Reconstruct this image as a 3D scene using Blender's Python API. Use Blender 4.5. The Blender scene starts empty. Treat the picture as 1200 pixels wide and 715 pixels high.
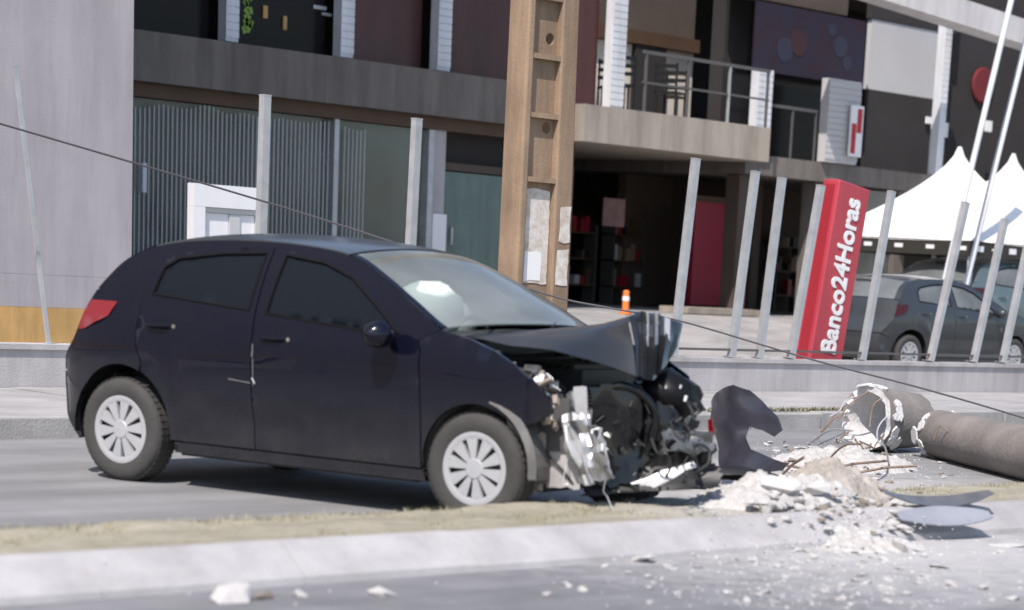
import bpy, bmesh, math, random
import numpy as np
from mathutils import Vector, Matrix, noise
from mathutils.geometry import delaunay_2d_cdt

scn = bpy.context.scene
COL = scn.collection
rnd = random.Random(7)
rad = math.radians

# ------------------------------------------------------------------ camera
CAMH = 1.405
AX = np.array([[0.67961407, -0.73117599, 0.05921485],      # right
               [0.10508439, 0.17692646, 0.97859813],       # up
               [0.72600413, 0.65884650, -0.19707689]])     # forward
FPX, CPX, CPY = 2683.87, 829.07, 859.46                    # focal length and principal point of the 1200 x 715 frame
cd = bpy.data.cameras.new('camera'); cam = bpy.data.objects.new('camera', cd); COL.objects.link(cam)
cd.sensor_fit = 'HORIZONTAL'; cd.sensor_width = 36.0
cd.lens = FPX / 1200 * 36
cd.shift_x = -(CPX - 600) / 1200; cd.shift_y = (CPY - 357.5) / 1200
cd.dof.use_dof = True; cd.dof.focus_distance = 19.0; cd.dof.aperture_fstop = 1.9
cd.clip_start = 0.1; cd.clip_end = 3000
cam.matrix_world = Matrix(((AX[0][0], AX[1][0], -AX[2][0], 0), (AX[0][1], AX[1][1], -AX[2][1], 0),
                           (AX[0][2], AX[1][2], -AX[2][2], CAMH), (0, 0, 0, 1)))
scn.camera = cam

# ------------------------------------------------------------------ sky and sun
SUN = Vector((-0.92, -0.52, 1.42)).normalized()            # towards the sun
EL = math.asin(SUN.z); ROT = math.atan2(SUN.x, SUN.y)
w = bpy.data.worlds.new('World'); scn.world = w; w.use_nodes = True
nt = w.node_tree; sky = nt.nodes.new('ShaderNodeTexSky'); sky.sky_type = 'NISHITA'; sky.sun_disc = False
sky.sun_elevation = EL; sky.sun_rotation = ROT; sky.dust_density = 1.0; sky.air_density = 1.0
bg = nt.nodes['Background']; bg.inputs[1].default_value = 0.14; nt.links.new(sky.outputs[0], bg.inputs[0])
sl = bpy.data.lights.new('sun', 'SUN'); so = bpy.data.objects.new('sun', sl); COL.objects.link(so)
sl.energy = 4.2; sl.angle = rad(0.6); sl.color = (1.0, 0.93, 0.87)
so.rotation_euler = SUN.to_track_quat('Z', 'Y').to_euler(); so.location = (0, 0, 60)
scn.view_settings.view_transform = 'Standard'; scn.view_settings.look = 'None'
scn.view_settings.exposure = 0.4; scn.view_settings.gamma = 1.0

# ------------------------------------------------------------------ rays of the frame
def ray(px, py): return Vector((AX.T @ np.array([(px - CPX) / FPX, -(py - CPY) / FPX, 1.0])).tolist())
CAMP = Vector((0, 0, CAMH))
def atY(px, py, Y): d = ray(px, py); return CAMP + d * (Y / d.y)
def atZ(px, py, Z): d = ray(px, py); return CAMP + d * ((Z - CAMH) / d.z)

# ------------------------------------------------------------------ materials
WORLD = {'old_kerb', 'pavement_concrete', 'forecourt_concrete', 'wall_render', 'galvanised_steel', 'painted_kerb', 'asphalt', 'asphalt_far', 'dry_soil'}
def place(n, name):
    '''pieces that share one mesh take their grain from where they stand, so it never repeats'''
    return n.new('ShaderNodeNewGeometry' if name in WORLD else 'ShaderNodeTexCoord')
def mat(name, col, rough=0.7, metal=0.0, var=0.0, vscale=4.0, bump=0.0, bscale=40.0, coat=0.0, col2=None, spec=0.5, alpha=1.0, croug=0.06):
    m = bpy.data.materials.new(name); m.use_nodes = True; n = m.node_tree.nodes; l = m.node_tree.links
    b = n['Principled BSDF']; b.inputs['Roughness'].default_value = rough; b.inputs['Metallic'].default_value = metal
    b.inputs['Coat Weight'].default_value = coat; b.inputs['Coat Roughness'].default_value = croug
    b.inputs['Specular IOR Level'].default_value = spec; b.inputs['Alpha'].default_value = alpha
    tc = place(n, name)
    if var > 0 or col2:
        c2 = col2 or tuple(max(0, c * (1 - var)) for c in col)
        ns = n.new('ShaderNodeTexNoise'); ns.inputs['Scale'].default_value = vscale; ns.inputs['Detail'].default_value = 8
        ns.inputs['Roughness'].default_value = 0.65
        l.new(tc.outputs['Position' if 'Position' in tc.outputs else 'Object'], ns.inputs['Vector'])
        cr = n.new('ShaderNodeValToRGB'); cr.color_ramp.elements[0].position = 0.3; cr.color_ramp.elements[1].position = 0.7
        cr.color_ramp.elements[0].color = (*c2, 1); cr.color_ramp.elements[1].color = (*col, 1)
        l.new(ns.outputs['Fac'], cr.inputs[0]); l.new(cr.outputs[0], b.inputs['Base Color'])
    else:
        b.inputs['Base Color'].default_value = (*col, 1)
    if bump > 0:
        nb = n.new('ShaderNodeTexNoise'); nb.inputs['Scale'].default_value = bscale; nb.inputs['Detail'].default_value = 6
        l.new(tc.outputs['Position' if 'Position' in tc.outputs else 'Object'], nb.inputs['Vector'])
        bp = n.new('ShaderNodeBump'); bp.inputs['Strength'].default_value = bump; bp.inputs['Distance'].default_value = 0.02
        l.new(nb.outputs['Fac'], bp.inputs['Height']); l.new(bp.outputs[0], b.inputs['Normal'])
    return m

def mat_dusty_ground(name, col, col2, dust_or_sheen, centre, radius, vs=3.0, bump=0.35, tracks=(0.25, 2.2, 1.0), tmin=.70):
    """Ground colour with grain, plus pale concrete powder spilled round the broken pole."""
    m = mat(name, col, 0.85, 0, 0, vs, bump, 90.0, col2=col2)
    n = m.node_tree.nodes; l = m.node_tree.links; b = n['Principled BSDF']
    base = b.inputs['Base Color'].links[0].from_socket
    tc = n.new('ShaderNodeNewGeometry')
    mp = n.new('ShaderNodeMapping'); mp.inputs['Scale'].default_value = tracks; l.new(tc.outputs['Position' if 'Position' in tc.outputs else 'Object'], mp.inputs['Vector'])          # long wheel tracks and stains
    n3 = n.new('ShaderNodeTexNoise'); n3.inputs['Scale'].default_value = 1.0; n3.inputs['Detail'].default_value = 5; l.new(mp.outputs[0], n3.inputs['Vector'])
    m3 = n.new('ShaderNodeMapRange'); m3.inputs[1].default_value = 0.32; m3.inputs[2].default_value = 0.62; m3.inputs[3].default_value = tmin; m3.inputs[4].default_value = 1.06; l.new(n3.outputs['Fac'], m3.inputs[0])
    hs = n.new('ShaderNodeMix'); hs.data_type = 'RGBA'; hs.blend_type = 'MULTIPLY'; hs.inputs['Factor'].default_value = 1.0; l.new(base, hs.inputs['A']); l.new(m3.outputs[0], hs.inputs['B']); base = hs.outputs['Result']
    dist = n.new('ShaderNodeVectorMath'); dist.operation = 'DISTANCE'; dist.inputs[1].default_value = centre
    l.new(tc.outputs['Position' if 'Position' in tc.outputs else 'Object'], dist.inputs[0])
    mr = n.new('ShaderNodeMapRange'); mr.inputs[1].default_value = radius; mr.inputs[2].default_value = 0.2
    mr.inputs[3].default_value = 0; mr.inputs[4].default_value = 0.75
    l.new(dist.outputs['Value'], mr.inputs[0])
    nz = n.new('ShaderNodeTexNoise'); nz.inputs['Scale'].default_value = 6; nz.inputs['Detail'].default_value = 10; nz.inputs['Roughness'].default_value = 0.75
    l.new(tc.outputs['Position' if 'Position' in tc.outputs else 'Object'], nz.inputs['Vector'])
    ad = n.new('ShaderNodeMath'); ad.operation = 'ADD'; l.new(mr.outputs[0], ad.inputs[0]); l.new(nz.outputs['Fac'], ad.inputs[1])
    m2 = n.new('ShaderNodeMapRange'); m2.inputs[1].default_value = 0.62; m2.inputs[2].default_value = 1.15
    l.new(ad.outputs[0], m2.inputs[0])
    mx = n.new('ShaderNodeMix'); mx.data_type = 'RGBA'; l.new(m2.outputs[0], mx.inputs['Factor'])
    l.new(base, mx.inputs['A']); mx.inputs['B'].default_value = (*dust_or_sheen, 1)
    l.new(mx.outputs['Result'], b.inputs['Base Color'])
    return m

def mat_paint(name, col, col2):
    m = mat(name, col, 0.22, 0, 0, 2.0, coat=0.6, col2=col2, spec=0.10); n = m.node_tree.nodes; l = m.node_tree.links; b = n['Principled BSDF']
    base = b.inputs['Base Color'].links[0].from_socket; tc = n.new('ShaderNodeTexCoord'); sp = n.new('ShaderNodeSeparateXYZ'); l.new(tc.outputs['Position' if 'Position' in tc.outputs else 'Object'], sp.inputs[0])
    mr = n.new('ShaderNodeMapRange'); mr.inputs[1].default_value = 0.75; mr.inputs[2].default_value = 0.2; mr.inputs[3].default_value = 0.02; mr.inputs[4].default_value = 0.55; l.new(sp.outputs['Z'], mr.inputs[0])
    nz = n.new('ShaderNodeTexNoise'); nz.inputs['Scale'].default_value = 5; nz.inputs['Detail'].default_value = 9; nz.inputs['Roughness'].default_value = 0.7; l.new(tc.outputs['Position' if 'Position' in tc.outputs else 'Object'], nz.inputs['Vector'])
    mu = n.new('ShaderNodeMath'); mu.operation = 'MULTIPLY'; l.new(mr.outputs[0], mu.inputs[0]); l.new(nz.outputs['Fac'], mu.inputs[1])
    mx = n.new('ShaderNodeMix'); mx.data_type = 'RGBA'; l.new(mu.outputs[0], mx.inputs['Factor']); l.new(base, mx.inputs['A']); mx.inputs['B'].default_value = (0.085, 0.080, 0.075, 1); l.new(mx.outputs['Result'], b.inputs['Base Color'])
    cw = n.new('ShaderNodeMapRange'); cw.inputs[1].default_value = 0.0; cw.inputs[2].default_value = 0.3; cw.inputs[3].default_value = 0.02; cw.inputs[4].default_value = 0.3; l.new(mu.outputs[0], cw.inputs[0]); l.new(cw.outputs[0], b.inputs['Coat Roughness'])
    return m

def mat_glass(name, tint, alpha, rough=0.03, dust_or_sheen=0.0, ior=1.55):
    m = bpy.data.materials.new(name); m.use_nodes = True; n = m.node_tree.nodes; l = m.node_tree.links
    n.remove(n['Principled BSDF']); out = n['Material Output']
    tr = n.new('ShaderNodeBsdfTransparent'); tr.inputs[0].default_value = (*tint, 1)
    df = n.new('ShaderNodeBsdfPrincipled'); df.inputs['Base Color'].default_value = (0.01, 0.013, 0.018, 1); df.inputs['Roughness'].default_value = rough; df.inputs['Specular IOR Level'].default_value = 0.0
    gl = n.new('ShaderNodeBsdfGlossy'); gl.inputs['Roughness'].default_value = rough
    fr = n.new('ShaderNodeFresnel'); fr.inputs[0].default_value = ior
    a = n.new('ShaderNodeMixShader'); a.inputs[0].default_value = alpha; l.new(tr.outputs[0], a.inputs[1]); l.new(df.outputs[0], a.inputs[2])
    b = n.new('ShaderNodeMixShader'); l.new(fr.outputs[0], b.inputs[0]); l.new(a.outputs[0], b.inputs[1]); l.new(gl.outputs[0], b.inputs[2])
    if dust_or_sheen > 0:                                   # pale diffuse film painting reflected sky and haze onto the pane
        dd = n.new('ShaderNodeBsdfDiffuse'); dd.inputs[0].default_value = (0.50, 0.53, 0.52, 1); tc = n.new('ShaderNodeTexCoord')
        nz = n.new('ShaderNodeTexNoise'); nz.inputs['Scale'].default_value = 1.6; nz.inputs['Detail'].default_value = 7; l.new(tc.outputs['Position' if 'Position' in tc.outputs else 'Object'], nz.inputs['Vector'])
        mr = n.new('ShaderNodeMapRange'); mr.inputs[1].default_value = 0.3; mr.inputs[2].default_value = 0.75; mr.inputs[3].default_value = dust_or_sheen * .6; mr.inputs[4].default_value = dust_or_sheen * 1.6
        l.new(nz.outputs['Fac'], mr.inputs[0]); e = n.new('ShaderNodeMixShader'); l.new(mr.outputs[0], e.inputs[0]); l.new(b.outputs[0], e.inputs[1]); l.new(dd.outputs[0], e.inputs[2]); b = e
    l.new(b.outputs[0], out.inputs[0]); return m

DC = (9.9, 7.9, 0.0)
M = dict(
    asphalt=mat_dusty_ground('asphalt', (0.245, 0.245, 0.255), (0.17, 0.17, 0.18), (0.41, 0.40, 0.395), DC, 3.2),
    asphalt_far=mat_dusty_ground('asphalt_far', (0.26, 0.258, 0.262), (0.20, 0.20, 0.205), (0.42, 0.40, 0.39), (12.0, 10.2, 0), 3.0, 1.2),
    ground=mat('earth', (0.25, 0.23, 0.20), 0.9, 0, 0.3, 0.5),
    kerb=mat_dusty_ground('painted_kerb', (0.435, 0.42, 0.422), (0.33, 0.315, 0.318), (0.44, 0.42, 0.41), (0, 0, 0), 0.5, 5, 0.25, tracks=(1.1, 2.0, 2.0), tmin=.84),
    kerb_far=mat('old_kerb', (0.40, 0.385, 0.37), 0.85, 0, 0.35, 3, 0.3, 60),
    soil=mat_dusty_ground('dry_soil', (0.39, 0.355, 0.28), (0.28, 0.255, 0.185), (0.46, 0.44, 0.41), DC, 2.0, 7, 0.6),
    grass=mat('dry_grass', (0.37, 0.335, 0.23), 0.8, 0, 0, 2.5, col2=(0.25, 0.235, 0.14)),
    weed=mat('weed', (0.24, 0.23, 0.15), 0.8, 0, 0.4, 9),
    pave=mat('pavement_concrete', (0.40, 0.385, 0.38), 0.9, 0, 0.22, 1.2, 0.3, 50),
    fore=mat('forecourt_concrete', (0.38, 0.36, 0.35), 0.9, 0, 0.2, 1.0, 0.2, 40),
    wallgrey=mat('wall_render', (0.47, 0.445, 0.445), 0.9, 0, 0.18, 1.5, 0.25, 60),
    lilac=mat('grey_render', (0.39, 0.365, 0.385), 0.9, 0, 0.16, 0.9, 0.12, 60),
    ochre=mat('ochre_paint', (0.60, 0.37, 0.14), 0.85, 0, 0.3, 2.5),
    concrete=mat('concrete_weathered', (0.36, 0.25, 0.165), 0.9, 0, 0.35, 1.6, 0.18, 40),
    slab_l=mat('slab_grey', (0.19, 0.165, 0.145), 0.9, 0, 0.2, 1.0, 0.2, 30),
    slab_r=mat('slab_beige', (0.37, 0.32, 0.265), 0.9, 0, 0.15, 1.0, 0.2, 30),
    rubble=mat('broken_concrete', (0.66, 0.635, 0.62), 0.95, 0, 0.22, 9, 0.6, 40),
    rubblemix=mat('crushed_concrete', (0.56, 0.545, 0.53), 0.95, 0, 0, 14, 0.9, 30, col2=(0.36, 0.34, 0.32)), darkalu=mat('bent_steel', (0.17, 0.175, 0.18), 0.35, 0.6, 0.5, 14),
    rubble2=mat('brown_concrete', (0.36, 0.30, 0.25), 0.95, 0, 0.4, 9, 0.6, 40),
    dirt=mat('brown_earth', (0.45, 0.405, 0.36), 0.95, 0, 0.45, 8, 0.7, 40),
    pole_old=mat('pole_concrete', (0.24, 0.215, 0.20), 0.9, 0, 0.45, 2.2, 0.3, 30),
    pole_in=mat('pole_lining', (0.66, 0.645, 0.64), 0.9, 0, 0.25, 8, 0.5, 40),
    steel=mat('galvanised_steel', (0.55, 0.56, 0.57), 0.45, 0.5, 0.25, 6),
    rust=mat('rusty_rebar', (0.30, 0.22, 0.17), 0.8, 0.2, 0.4, 20),
    darkpipe=mat('dark_pipe', (0.09, 0.085, 0.085), 0.6),
    cable=mat('cable', (0.08, 0.075, 0.08), 0.6),
    white=mat('white_paint', (0.78, 0.78, 0.80), 0.6, 0, 0.08, 3),
    louvre=mat('louvre_white', (0.70, 0.71, 0.74), 0.5, 0, 0.1, 3),
    screen=mat('screen_slat', (0.52, 0.53, 0.53), 0.4, 0.1),
    shopglass=mat_glass('shop_glass', (0.60, 0.65, 0.65), 0.25, dust_or_sheen=0.15),
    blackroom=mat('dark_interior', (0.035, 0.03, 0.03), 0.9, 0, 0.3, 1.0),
    darkglazing=mat('dark_glazing', (0.012, 0.010, 0.012), 0.2, spec=0.15), inner=mat('gap_ground_tone', (0.46, 0.43, 0.42), 0.8, 0, 0.25, 8),  # last entry: tone of the ground seen through the wheel gap
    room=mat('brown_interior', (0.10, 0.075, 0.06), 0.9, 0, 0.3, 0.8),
    maroon=mat('maroon_panel', (0.075, 0.018, 0.018), 0.35, 0, 0.25, 0.8),
    greendoor=mat('green_door', (0.16, 0.22, 0.19), 0.6, 0, 0.15, 2),
    beige=mat('beige_wall', (0.78, 0.71, 0.62), 0.9, 0, 0.2, 1.5),
    brown=mat('brown_wood', (0.10, 0.055, 0.03), 0.6, 0, 0.3, 2),
    redpanel=mat('red_panel', (0.36, 0.022, 0.050), 0.5, 0, 0.2, 1.2),
    signred=mat('sign_red', (0.44, 0.05, 0.07), 0.35, 0, 0.08, 1.5),
    signdark=mat('sign_dark_red', (0.30, 0.02, 0.03), 0.45),
    letter=mat('letter_white', (0.80, 0.80, 0.80), 0.5),
    blue=mat('banner_print', (0.010, 0.011, 0.034), 0.7, 0, 0, 1.6, col2=(0.022, 0.006, 0.012)),
    print_pale=mat('print_pale', (0.020, 0.021, 0.045), 0.6), print_red=mat('print_red', (0.035, 0.008, 0.014), 0.6),
    logored=mat('logo_red', (0.16, 0.015, 0.02), 0.6), fasciawhite=mat('fascia_paint', (0.62, 0.59, 0.58), 0.8, 0, 0.1, 1), greywhite=mat('panel_white', (0.50, 0.49, 0.49), 0.7, 0, 0.1, 1),
    redprint=mat('red_print', (0.45, 0.02, 0.03), 0.6),
    tent=mat('tent_fabric', (0.82, 0.81, 0.80), 0.7, 0, 0.04, 3),
    valance=mat('tent_valance', (0.03, 0.028, 0.022), 0.8),
    orange=mat('orange_plastic', (0.80, 0.22, 0.05), 0.5),
    poster=mat('torn_paper', (0.74, 0.72, 0.69), 0.9, 0, 0, 12, col2=(0.45, 0.36, 0.28)),
    paper=mat('paper_white', (0.80, 0.79, 0.78), 0.9),
    greenleaf=mat('green_leaf', (0.18, 0.30, 0.05), 0.7),
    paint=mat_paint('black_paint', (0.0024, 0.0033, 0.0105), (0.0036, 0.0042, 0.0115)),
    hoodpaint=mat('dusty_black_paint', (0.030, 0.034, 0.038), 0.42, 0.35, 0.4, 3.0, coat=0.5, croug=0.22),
    roofpaint=mat('roof_sheen_paint', (0.085, 0.09, 0.095), 0.38, 0.3, 0.35, 2.5, coat=0.6, croug=0.15), seal=mat('window_seal', (0.008, 0.008, 0.009), 0.6, spec=0.08),  # roof paint lightened to stand in for sky reflected at its front
    bumperpaint=mat('bumper_paint', (0.036, 0.034, 0.050), 0.42, 0.0, 0.45, 5.0, coat=0.3),
    trim=mat('black_trim', (0.012, 0.012, 0.013), 0.5, 0, 0.3, 6),
    blackplastic=mat('black_plastic', (0.007, 0.007, 0.008), 0.4, spec=0.2),
    gloss=mat('gloss_black', (0.006, 0.006, 0.007), 0.25, coat=0.5, spec=0.25),
    dusttrim=mat('dusty_trim', (0.16, 0.15, 0.145), 0.8, 0, 0.5, 7),
    tyre=mat('tyre_rubber', (0.062, 0.058, 0.056), 0.85, 0, 0.35, 6, 0.2, 60),
    hubcap=mat('hubcap_silver', (0.46, 0.46, 0.47), 0.42, 0.2, 0.12, 8),
    sideglass=mat_glass('tinted_glass', (0.12, 0.12, 0.14), 0.97, ior=1.2),
    windscreen=mat_glass('windscreen_glass', (0.86, 0.91, 0.90), 0.02, dust_or_sheen=0.19),  # pale film in the pane stands in for reflected sky
    chrome=mat('chrome', (0.75, 0.75, 0.76), 0.12, 1.0),
    alu=mat('crumpled_alu', (0.48, 0.48, 0.49), 0.30, 0.7, 0.45, 12),
    silverpl=mat('pale_plastic', (0.52, 0.52, 0.53), 0.35, 0.2, 0.2, 12),
    oldlens=mat('dim_red_lens', (0.05, 0.006, 0.008), 0.3), taillight=mat('red_lens', (0.20, 0.006, 0.010), 0.15, coat=1.0),
    cloth=mat('seat_cloth', (0.04, 0.04, 0.042), 0.9),
    dash=mat('dashboard', (0.10, 0.105, 0.11), 0.7),
    airbag=mat('airbag', (0.86, 0.88, 0.88), 0.8, 0, 0.08, 4),
    darkcar=mat('dark_grey_paint', (0.042, 0.046, 0.051), 0.4, 0.2, 0.2, 3, coat=0.6),
    tealcar=mat('grey_green_paint', (0.13, 0.17, 0.175), 0.35, 0.3, 0.15, 3, coat=0.6),
    parkedglass=mat_glass('parked_glass', (0.25, 0.27, 0.30), 0.8, dust_or_sheen=0.22, ior=1.6),
    lens=mat('lamp_lens', (0.75, 0.76, 0.78), 0.15),
)

def streak(key, amt, sc=(2.0, 2.0, 0.22)):
    '''rain streaks and grime running down a wall'''
    m = M[key]; n = m.node_tree.nodes; l = m.node_tree.links; b = n['Principled BSDF']; base = b.inputs['Base Color'].links[0].from_socket
    tc = n.new('ShaderNodeNewGeometry'); mp = n.new('ShaderNodeMapping'); mp.inputs['Scale'].default_value = sc; l.new(tc.outputs['Position'], mp.inputs['Vector'])
    ns = n.new('ShaderNodeTexNoise'); ns.inputs['Scale'].default_value = 1.6; ns.inputs['Detail'].default_value = 9; ns.inputs['Roughness'].default_value = 0.7; l.new(mp.outputs[0], ns.inputs['Vector'])
    mr = n.new('ShaderNodeMapRange'); mr.inputs[1].default_value = 0.35; mr.inputs[2].default_value = 0.6; mr.inputs[3].default_value = 1 - amt; mr.inputs[4].default_value = 1.05; l.new(ns.outputs['Fac'], mr.inputs[0])
    mx = n.new('ShaderNodeMix'); mx.data_type = 'RGBA'; mx.blend_type = 'MULTIPLY'; mx.inputs['Factor'].default_value = 1; l.new(base, mx.inputs['A']); l.new(mr.outputs[0], mx.inputs['B']); l.new(mx.outputs['Result'], b.inputs['Base Color'])
for k_, a_ in (('lilac', .16), ('slab_l', .35), ('slab_r', .30), ('wallgrey', .22), ('concrete', .40), ('fasciawhite', .18), ('maroon', .4), ('greendoor', .25), ('louvre', .2), ('signred', .15), ('ochre', .3)): streak(k_, a_)
streak('pave', .25, (.6, 1.5, 1)); streak('fore', .3, (.5, 1.2, 1))

# ------------------------------------------------------------------ mesh helpers
class MB:
    def __init__(s): s.v = []; s.f = []
    def add(s, vs, fs):
        o = len(s.v); s.v += [tuple(v) for v in vs]; s.f += [tuple(i + o for i in f) for f in fs]; return s
    def box(s, c, d, R=None):
        x, y, z = (k / 2 for k in d); vs = []
        for sx in (-1, 1):
            for sy in (-1, 1):
                for sz in (-1, 1):
                    p = Vector((sx * x, sy * y, sz * z));  p = R @ p if R else p
                    vs.append(p + Vector(c))
        return s.add(vs, [(0, 1, 3, 2), (4, 6, 7, 5), (0, 4, 5, 1), (2, 3, 7, 6), (0, 2, 6, 4), (1, 5, 7, 3)])
    def span(s, x0, x1, y0, y1, z0, z1): return s.box(((x0 + x1) / 2, (y0 + y1) / 2, (z0 + z1) / 2), (abs(x1 - x0), abs(y1 - y0), abs(z1 - z0)))
    def tube(s, pts, r, n=6, caps=True):
        pts = [Vector(p) for p in pts]; rr = r if isinstance(r, (list, tuple)) else [r] * len(pts); rings = []
        up = None
        for i, p in enumerate(pts):
            t = (pts[min(i + 1, len(pts) - 1)] - pts[max(i - 1, 0)]).normalized()
            if up is None: up = Vector((0, 0, 1)) if abs(t.z) < 0.9 else Vector((1, 0, 0))
            a = t.cross(up).normalized(); b = a.cross(t).normalized(); up = b
            rings.append([p + (a * math.cos(2 * math.pi * k / n) + b * math.sin(2 * math.pi * k / n)) * rr[i] for k in range(n)])
        vs = [q for g in rings for q in g]; fs = []
        for i in range(len(pts) - 1):
            for k in range(n): fs.append((i * n + k, i * n + (k + 1) % n, (i + 1) * n + (k + 1) % n, (i + 1) * n + k))
        if caps: fs += [tuple(range(n - 1, -1, -1)), tuple((len(pts) - 1) * n + k for k in range(n))]
        return s.add(vs, fs)
    def lathe(s, prof, n=32, c=(0, 0, 0), axis='Y'):
        vs = []; fs = []
        for (r, h) in prof:
            for k in range(n):
                a = 2 * math.pi * k / n; u, v = r * math.cos(a), r * math.sin(a)
                p = (u, h, v) if axis == 'Y' else (u, v, h)
                vs.append(Vector(p) + Vector(c))
        for i in range(len(prof) - 1):
            for k in range(n): fs.append((i * n + k, i * n + (k + 1) % n, (i + 1) * n + (k + 1) % n, (i + 1) * n + k))
        return s.add(vs, fs)
    def prism(s, poly, d):
        """poly: list of 3-D points of a flat outline, d: extrusion vector"""
        n = len(poly); d = Vector(d); vs = [Vector(p) for p in poly] + [Vector(p) + d for p in poly]
        fs = [tuple(range(n - 1, -1, -1)), tuple(range(n, 2 * n))] + [(i, (i + 1) % n, (i + 1) % n + n, i + n) for i in range(n)]
        return s.add(vs, fs)
    def grid(s, P):
        r = len(P); c = len(P[0]); vs = [q for row in P for q in row]
        return s.add(vs, [(i * c + j, i * c + j + 1, (i + 1) * c + j + 1, (i + 1) * c + j) for i in range(r - 1) for j in range(c - 1)])
    def sheet(s, P, th):
        """grid with real thickness: second skin offset along averaged normals"""
        r = len(P); c = len(P[0]); Q = []
        for i in range(r):
            row = []
            for j in range(c):
                a = Vector(P[min(i + 1, r - 1)][j]) - Vector(P[max(i - 1, 0)][j]); b = Vector(P[i][min(j + 1, c - 1)]) - Vector(P[i][max(j - 1, 0)])
                nn = a.cross(b); nn = nn.normalized() if nn.length > 1e-9 else Vector((0, 0, 1)); row.append(Vector(P[i][j]) - nn * th)
            Q.append(row)
        s.grid(P); s.grid([list(reversed(row)) for row in Q])
        edge = [(0, j) for j in range(c)] + [(i, c - 1) for i in range(1, r)] + [(r - 1, j) for j in range(c - 2, -1, -1)] + [(i, 0) for i in range(r - 2, 0, -1)]
        m = len(edge); vs = [P[i][j] for i, j in edge] + [Q[i][j] for i, j in edge]
        return s.add(vs, [(k, (k + 1) % m, (k + 1) % m + m, k + m) for k in range(m)])
    def build(s, name, m, parent=None, smooth=False, angle=40):
        me = bpy.data.meshes.new(name); me.from_pydata(s.v, [], s.f); me.validate()
        bm = bmesh.new(); bm.from_mesh(me); bmesh.ops.recalc_face_normals(bm, faces=bm.faces)
        if smooth:
            bmesh.ops.remove_doubles(bm, verts=bm.verts, dist=0.0004)
            for f in bm.faces: f.smooth = True
            lim = rad(angle)
            for e in bm.edges:
                if len(e.link_faces) == 2 and e.calc_face_angle(0) > lim: e.smooth = False
        bm.to_mesh(me); bm.free(); me.materials.append(m)
        o = bpy.data.objects.new(name, me); COL.objects.link(o)
        if parent: o.parent = parent
        return o

def tag(o, label=None, cat=None, group=None, kind=None):
    if label: o['label'] = label
    if cat: o['category'] = cat
    if group: o['group'] = group
    if kind: o['kind'] = kind
    return o
def empty(name, loc=(0, 0, 0), rz=0.0):
    o = bpy.data.objects.new(name, None); COL.objects.link(o); o.location = loc; o.rotation_euler = (0, 0, rz); o.empty_display_size = 0.1
    return o
def copy_tree(o, parent=None):
    c = o.copy(); COL.objects.link(c); c.parent = parent
    for ch in [k for k in bpy.data.objects if k.parent == o]: copy_tree(ch, c)
    return c

def inside(p, poly):
    x, y = p; r = False; n = len(poly)
    for i in range(n):
        x1, y1 = poly[i]; x2, y2 = poly[(i + 1) % n]
        if (y1 > y) != (y2 > y) and x < (x2 - x1) * (y - y1) / (y2 - y1) + x1: r = not r
    return r
def resample(poly, step):
    out = []; n = len(poly)
    for i in range(n):
        a = poly[i]; b = poly[(i + 1) % n]; L = math.dist(a, b); k = max(1, int(math.ceil(L / step)))
        for j in range(k): out.append((a[0] + (b[0] - a[0]) * j / k, a[1] + (b[1] - a[1]) * j / k))
    return out
def tri_region(outer, holes=(), step=0.06, inner=0.09):
    loops = [resample(outer, step)] + [resample(h, step) for h in holes]
    vs = []; es = []
    for lp in loops:
        o = len(vs); vs += lp; es += [(o + i, o + (i + 1) % len(lp)) for i in range(len(lp))]
    x0, x1 = min(p[0] for p in outer), max(p[0] for p in outer); y0, y1 = min(p[1] for p in outer), max(p[1] for p in outer)
    bnd = list(vs); gy = y0 + inner / 2; row = 0
    while gy < y1:
        gx = x0 + inner * (0.5 if row % 2 else 0.25)
        while gx < x1:
            p = (gx, gy)
            if inside(p, outer) and not any(inside(p, h) for h in holes) and min((p[0] - q[0]) ** 2 + (p[1] - q[1]) ** 2 for q in bnd) > (inner * 0.45) ** 2: vs.append(p)
            gx += inner
        gy += inner * 0.87; row += 1
    V, E, F, *_ = delaunay_2d_cdt([Vector(p) for p in vs], es, [], 0, 1e-6)
    V = [tuple(p) for p in V]; fs = []
    for f in F:
        c = (sum(V[i][0] for i in f) / len(f), sum(V[i][1] for i in f) / len(f))
        if inside(c, outer) and not any(inside(c, h) for h in holes): fs.append(tuple(f))
    cnt = {}
    for f in fs:
        for i in range(len(f)):
            e = (f[i], f[(i + 1) % len(f)]); cnt[e] = cnt.get(e, 0) + 1
    bd = [e for e in cnt if (e[1], e[0]) not in cnt]
    return V, fs, bd
def catmull(pts, n):
    P = [np.array(p, float) for p in pts]; P = [2 * P[0] - P[1]] + P + [2 * P[-1] - P[-2]]; out = []
    for i in range(1, len(P) - 2):
        for k in range(n):
            t = k / n; a, b, c, d = P[i - 1:i + 3]
            out.append(0.5 * ((2 * b) + (c - a) * t + (2 * a - 5 * b + 4 * c - d) * t * t + (3 * b - a - 3 * c + d) * t ** 3))
    out.append(P[-2]); return [tuple(float(q) for q in p) for p in out]
def arc(cx, cz, r, a0, a1, n=14): return [(cx + r * math.cos(rad(a0 + (a1 - a0) * k / n)), cz + r * math.sin(rad(a0 + (a1 - a0) * k / n))) for k in range(n + 1)]

# ================================================================== the street
def sheet_xy(name, x0, x1, y0, y1, z, m, kind='structure'):
    o = MB().add([(x0, y0, z), (x1, y0, z), (x1, y1, z), (x0, y1, z)], [(0, 1, 2, 3)]).build(name, m); return tag(o, kind=kind)
sheet_xy('ground', -700, 900, -700, 900, -0.03, M['ground'])
sheet_xy('road', -120, 260, -3.5, 7.9, 0.0, M['asphalt'])
sheet_xy('far_road', -120, 260, 8.7, 14.25, 0.0, M['asphalt_far'])

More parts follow.
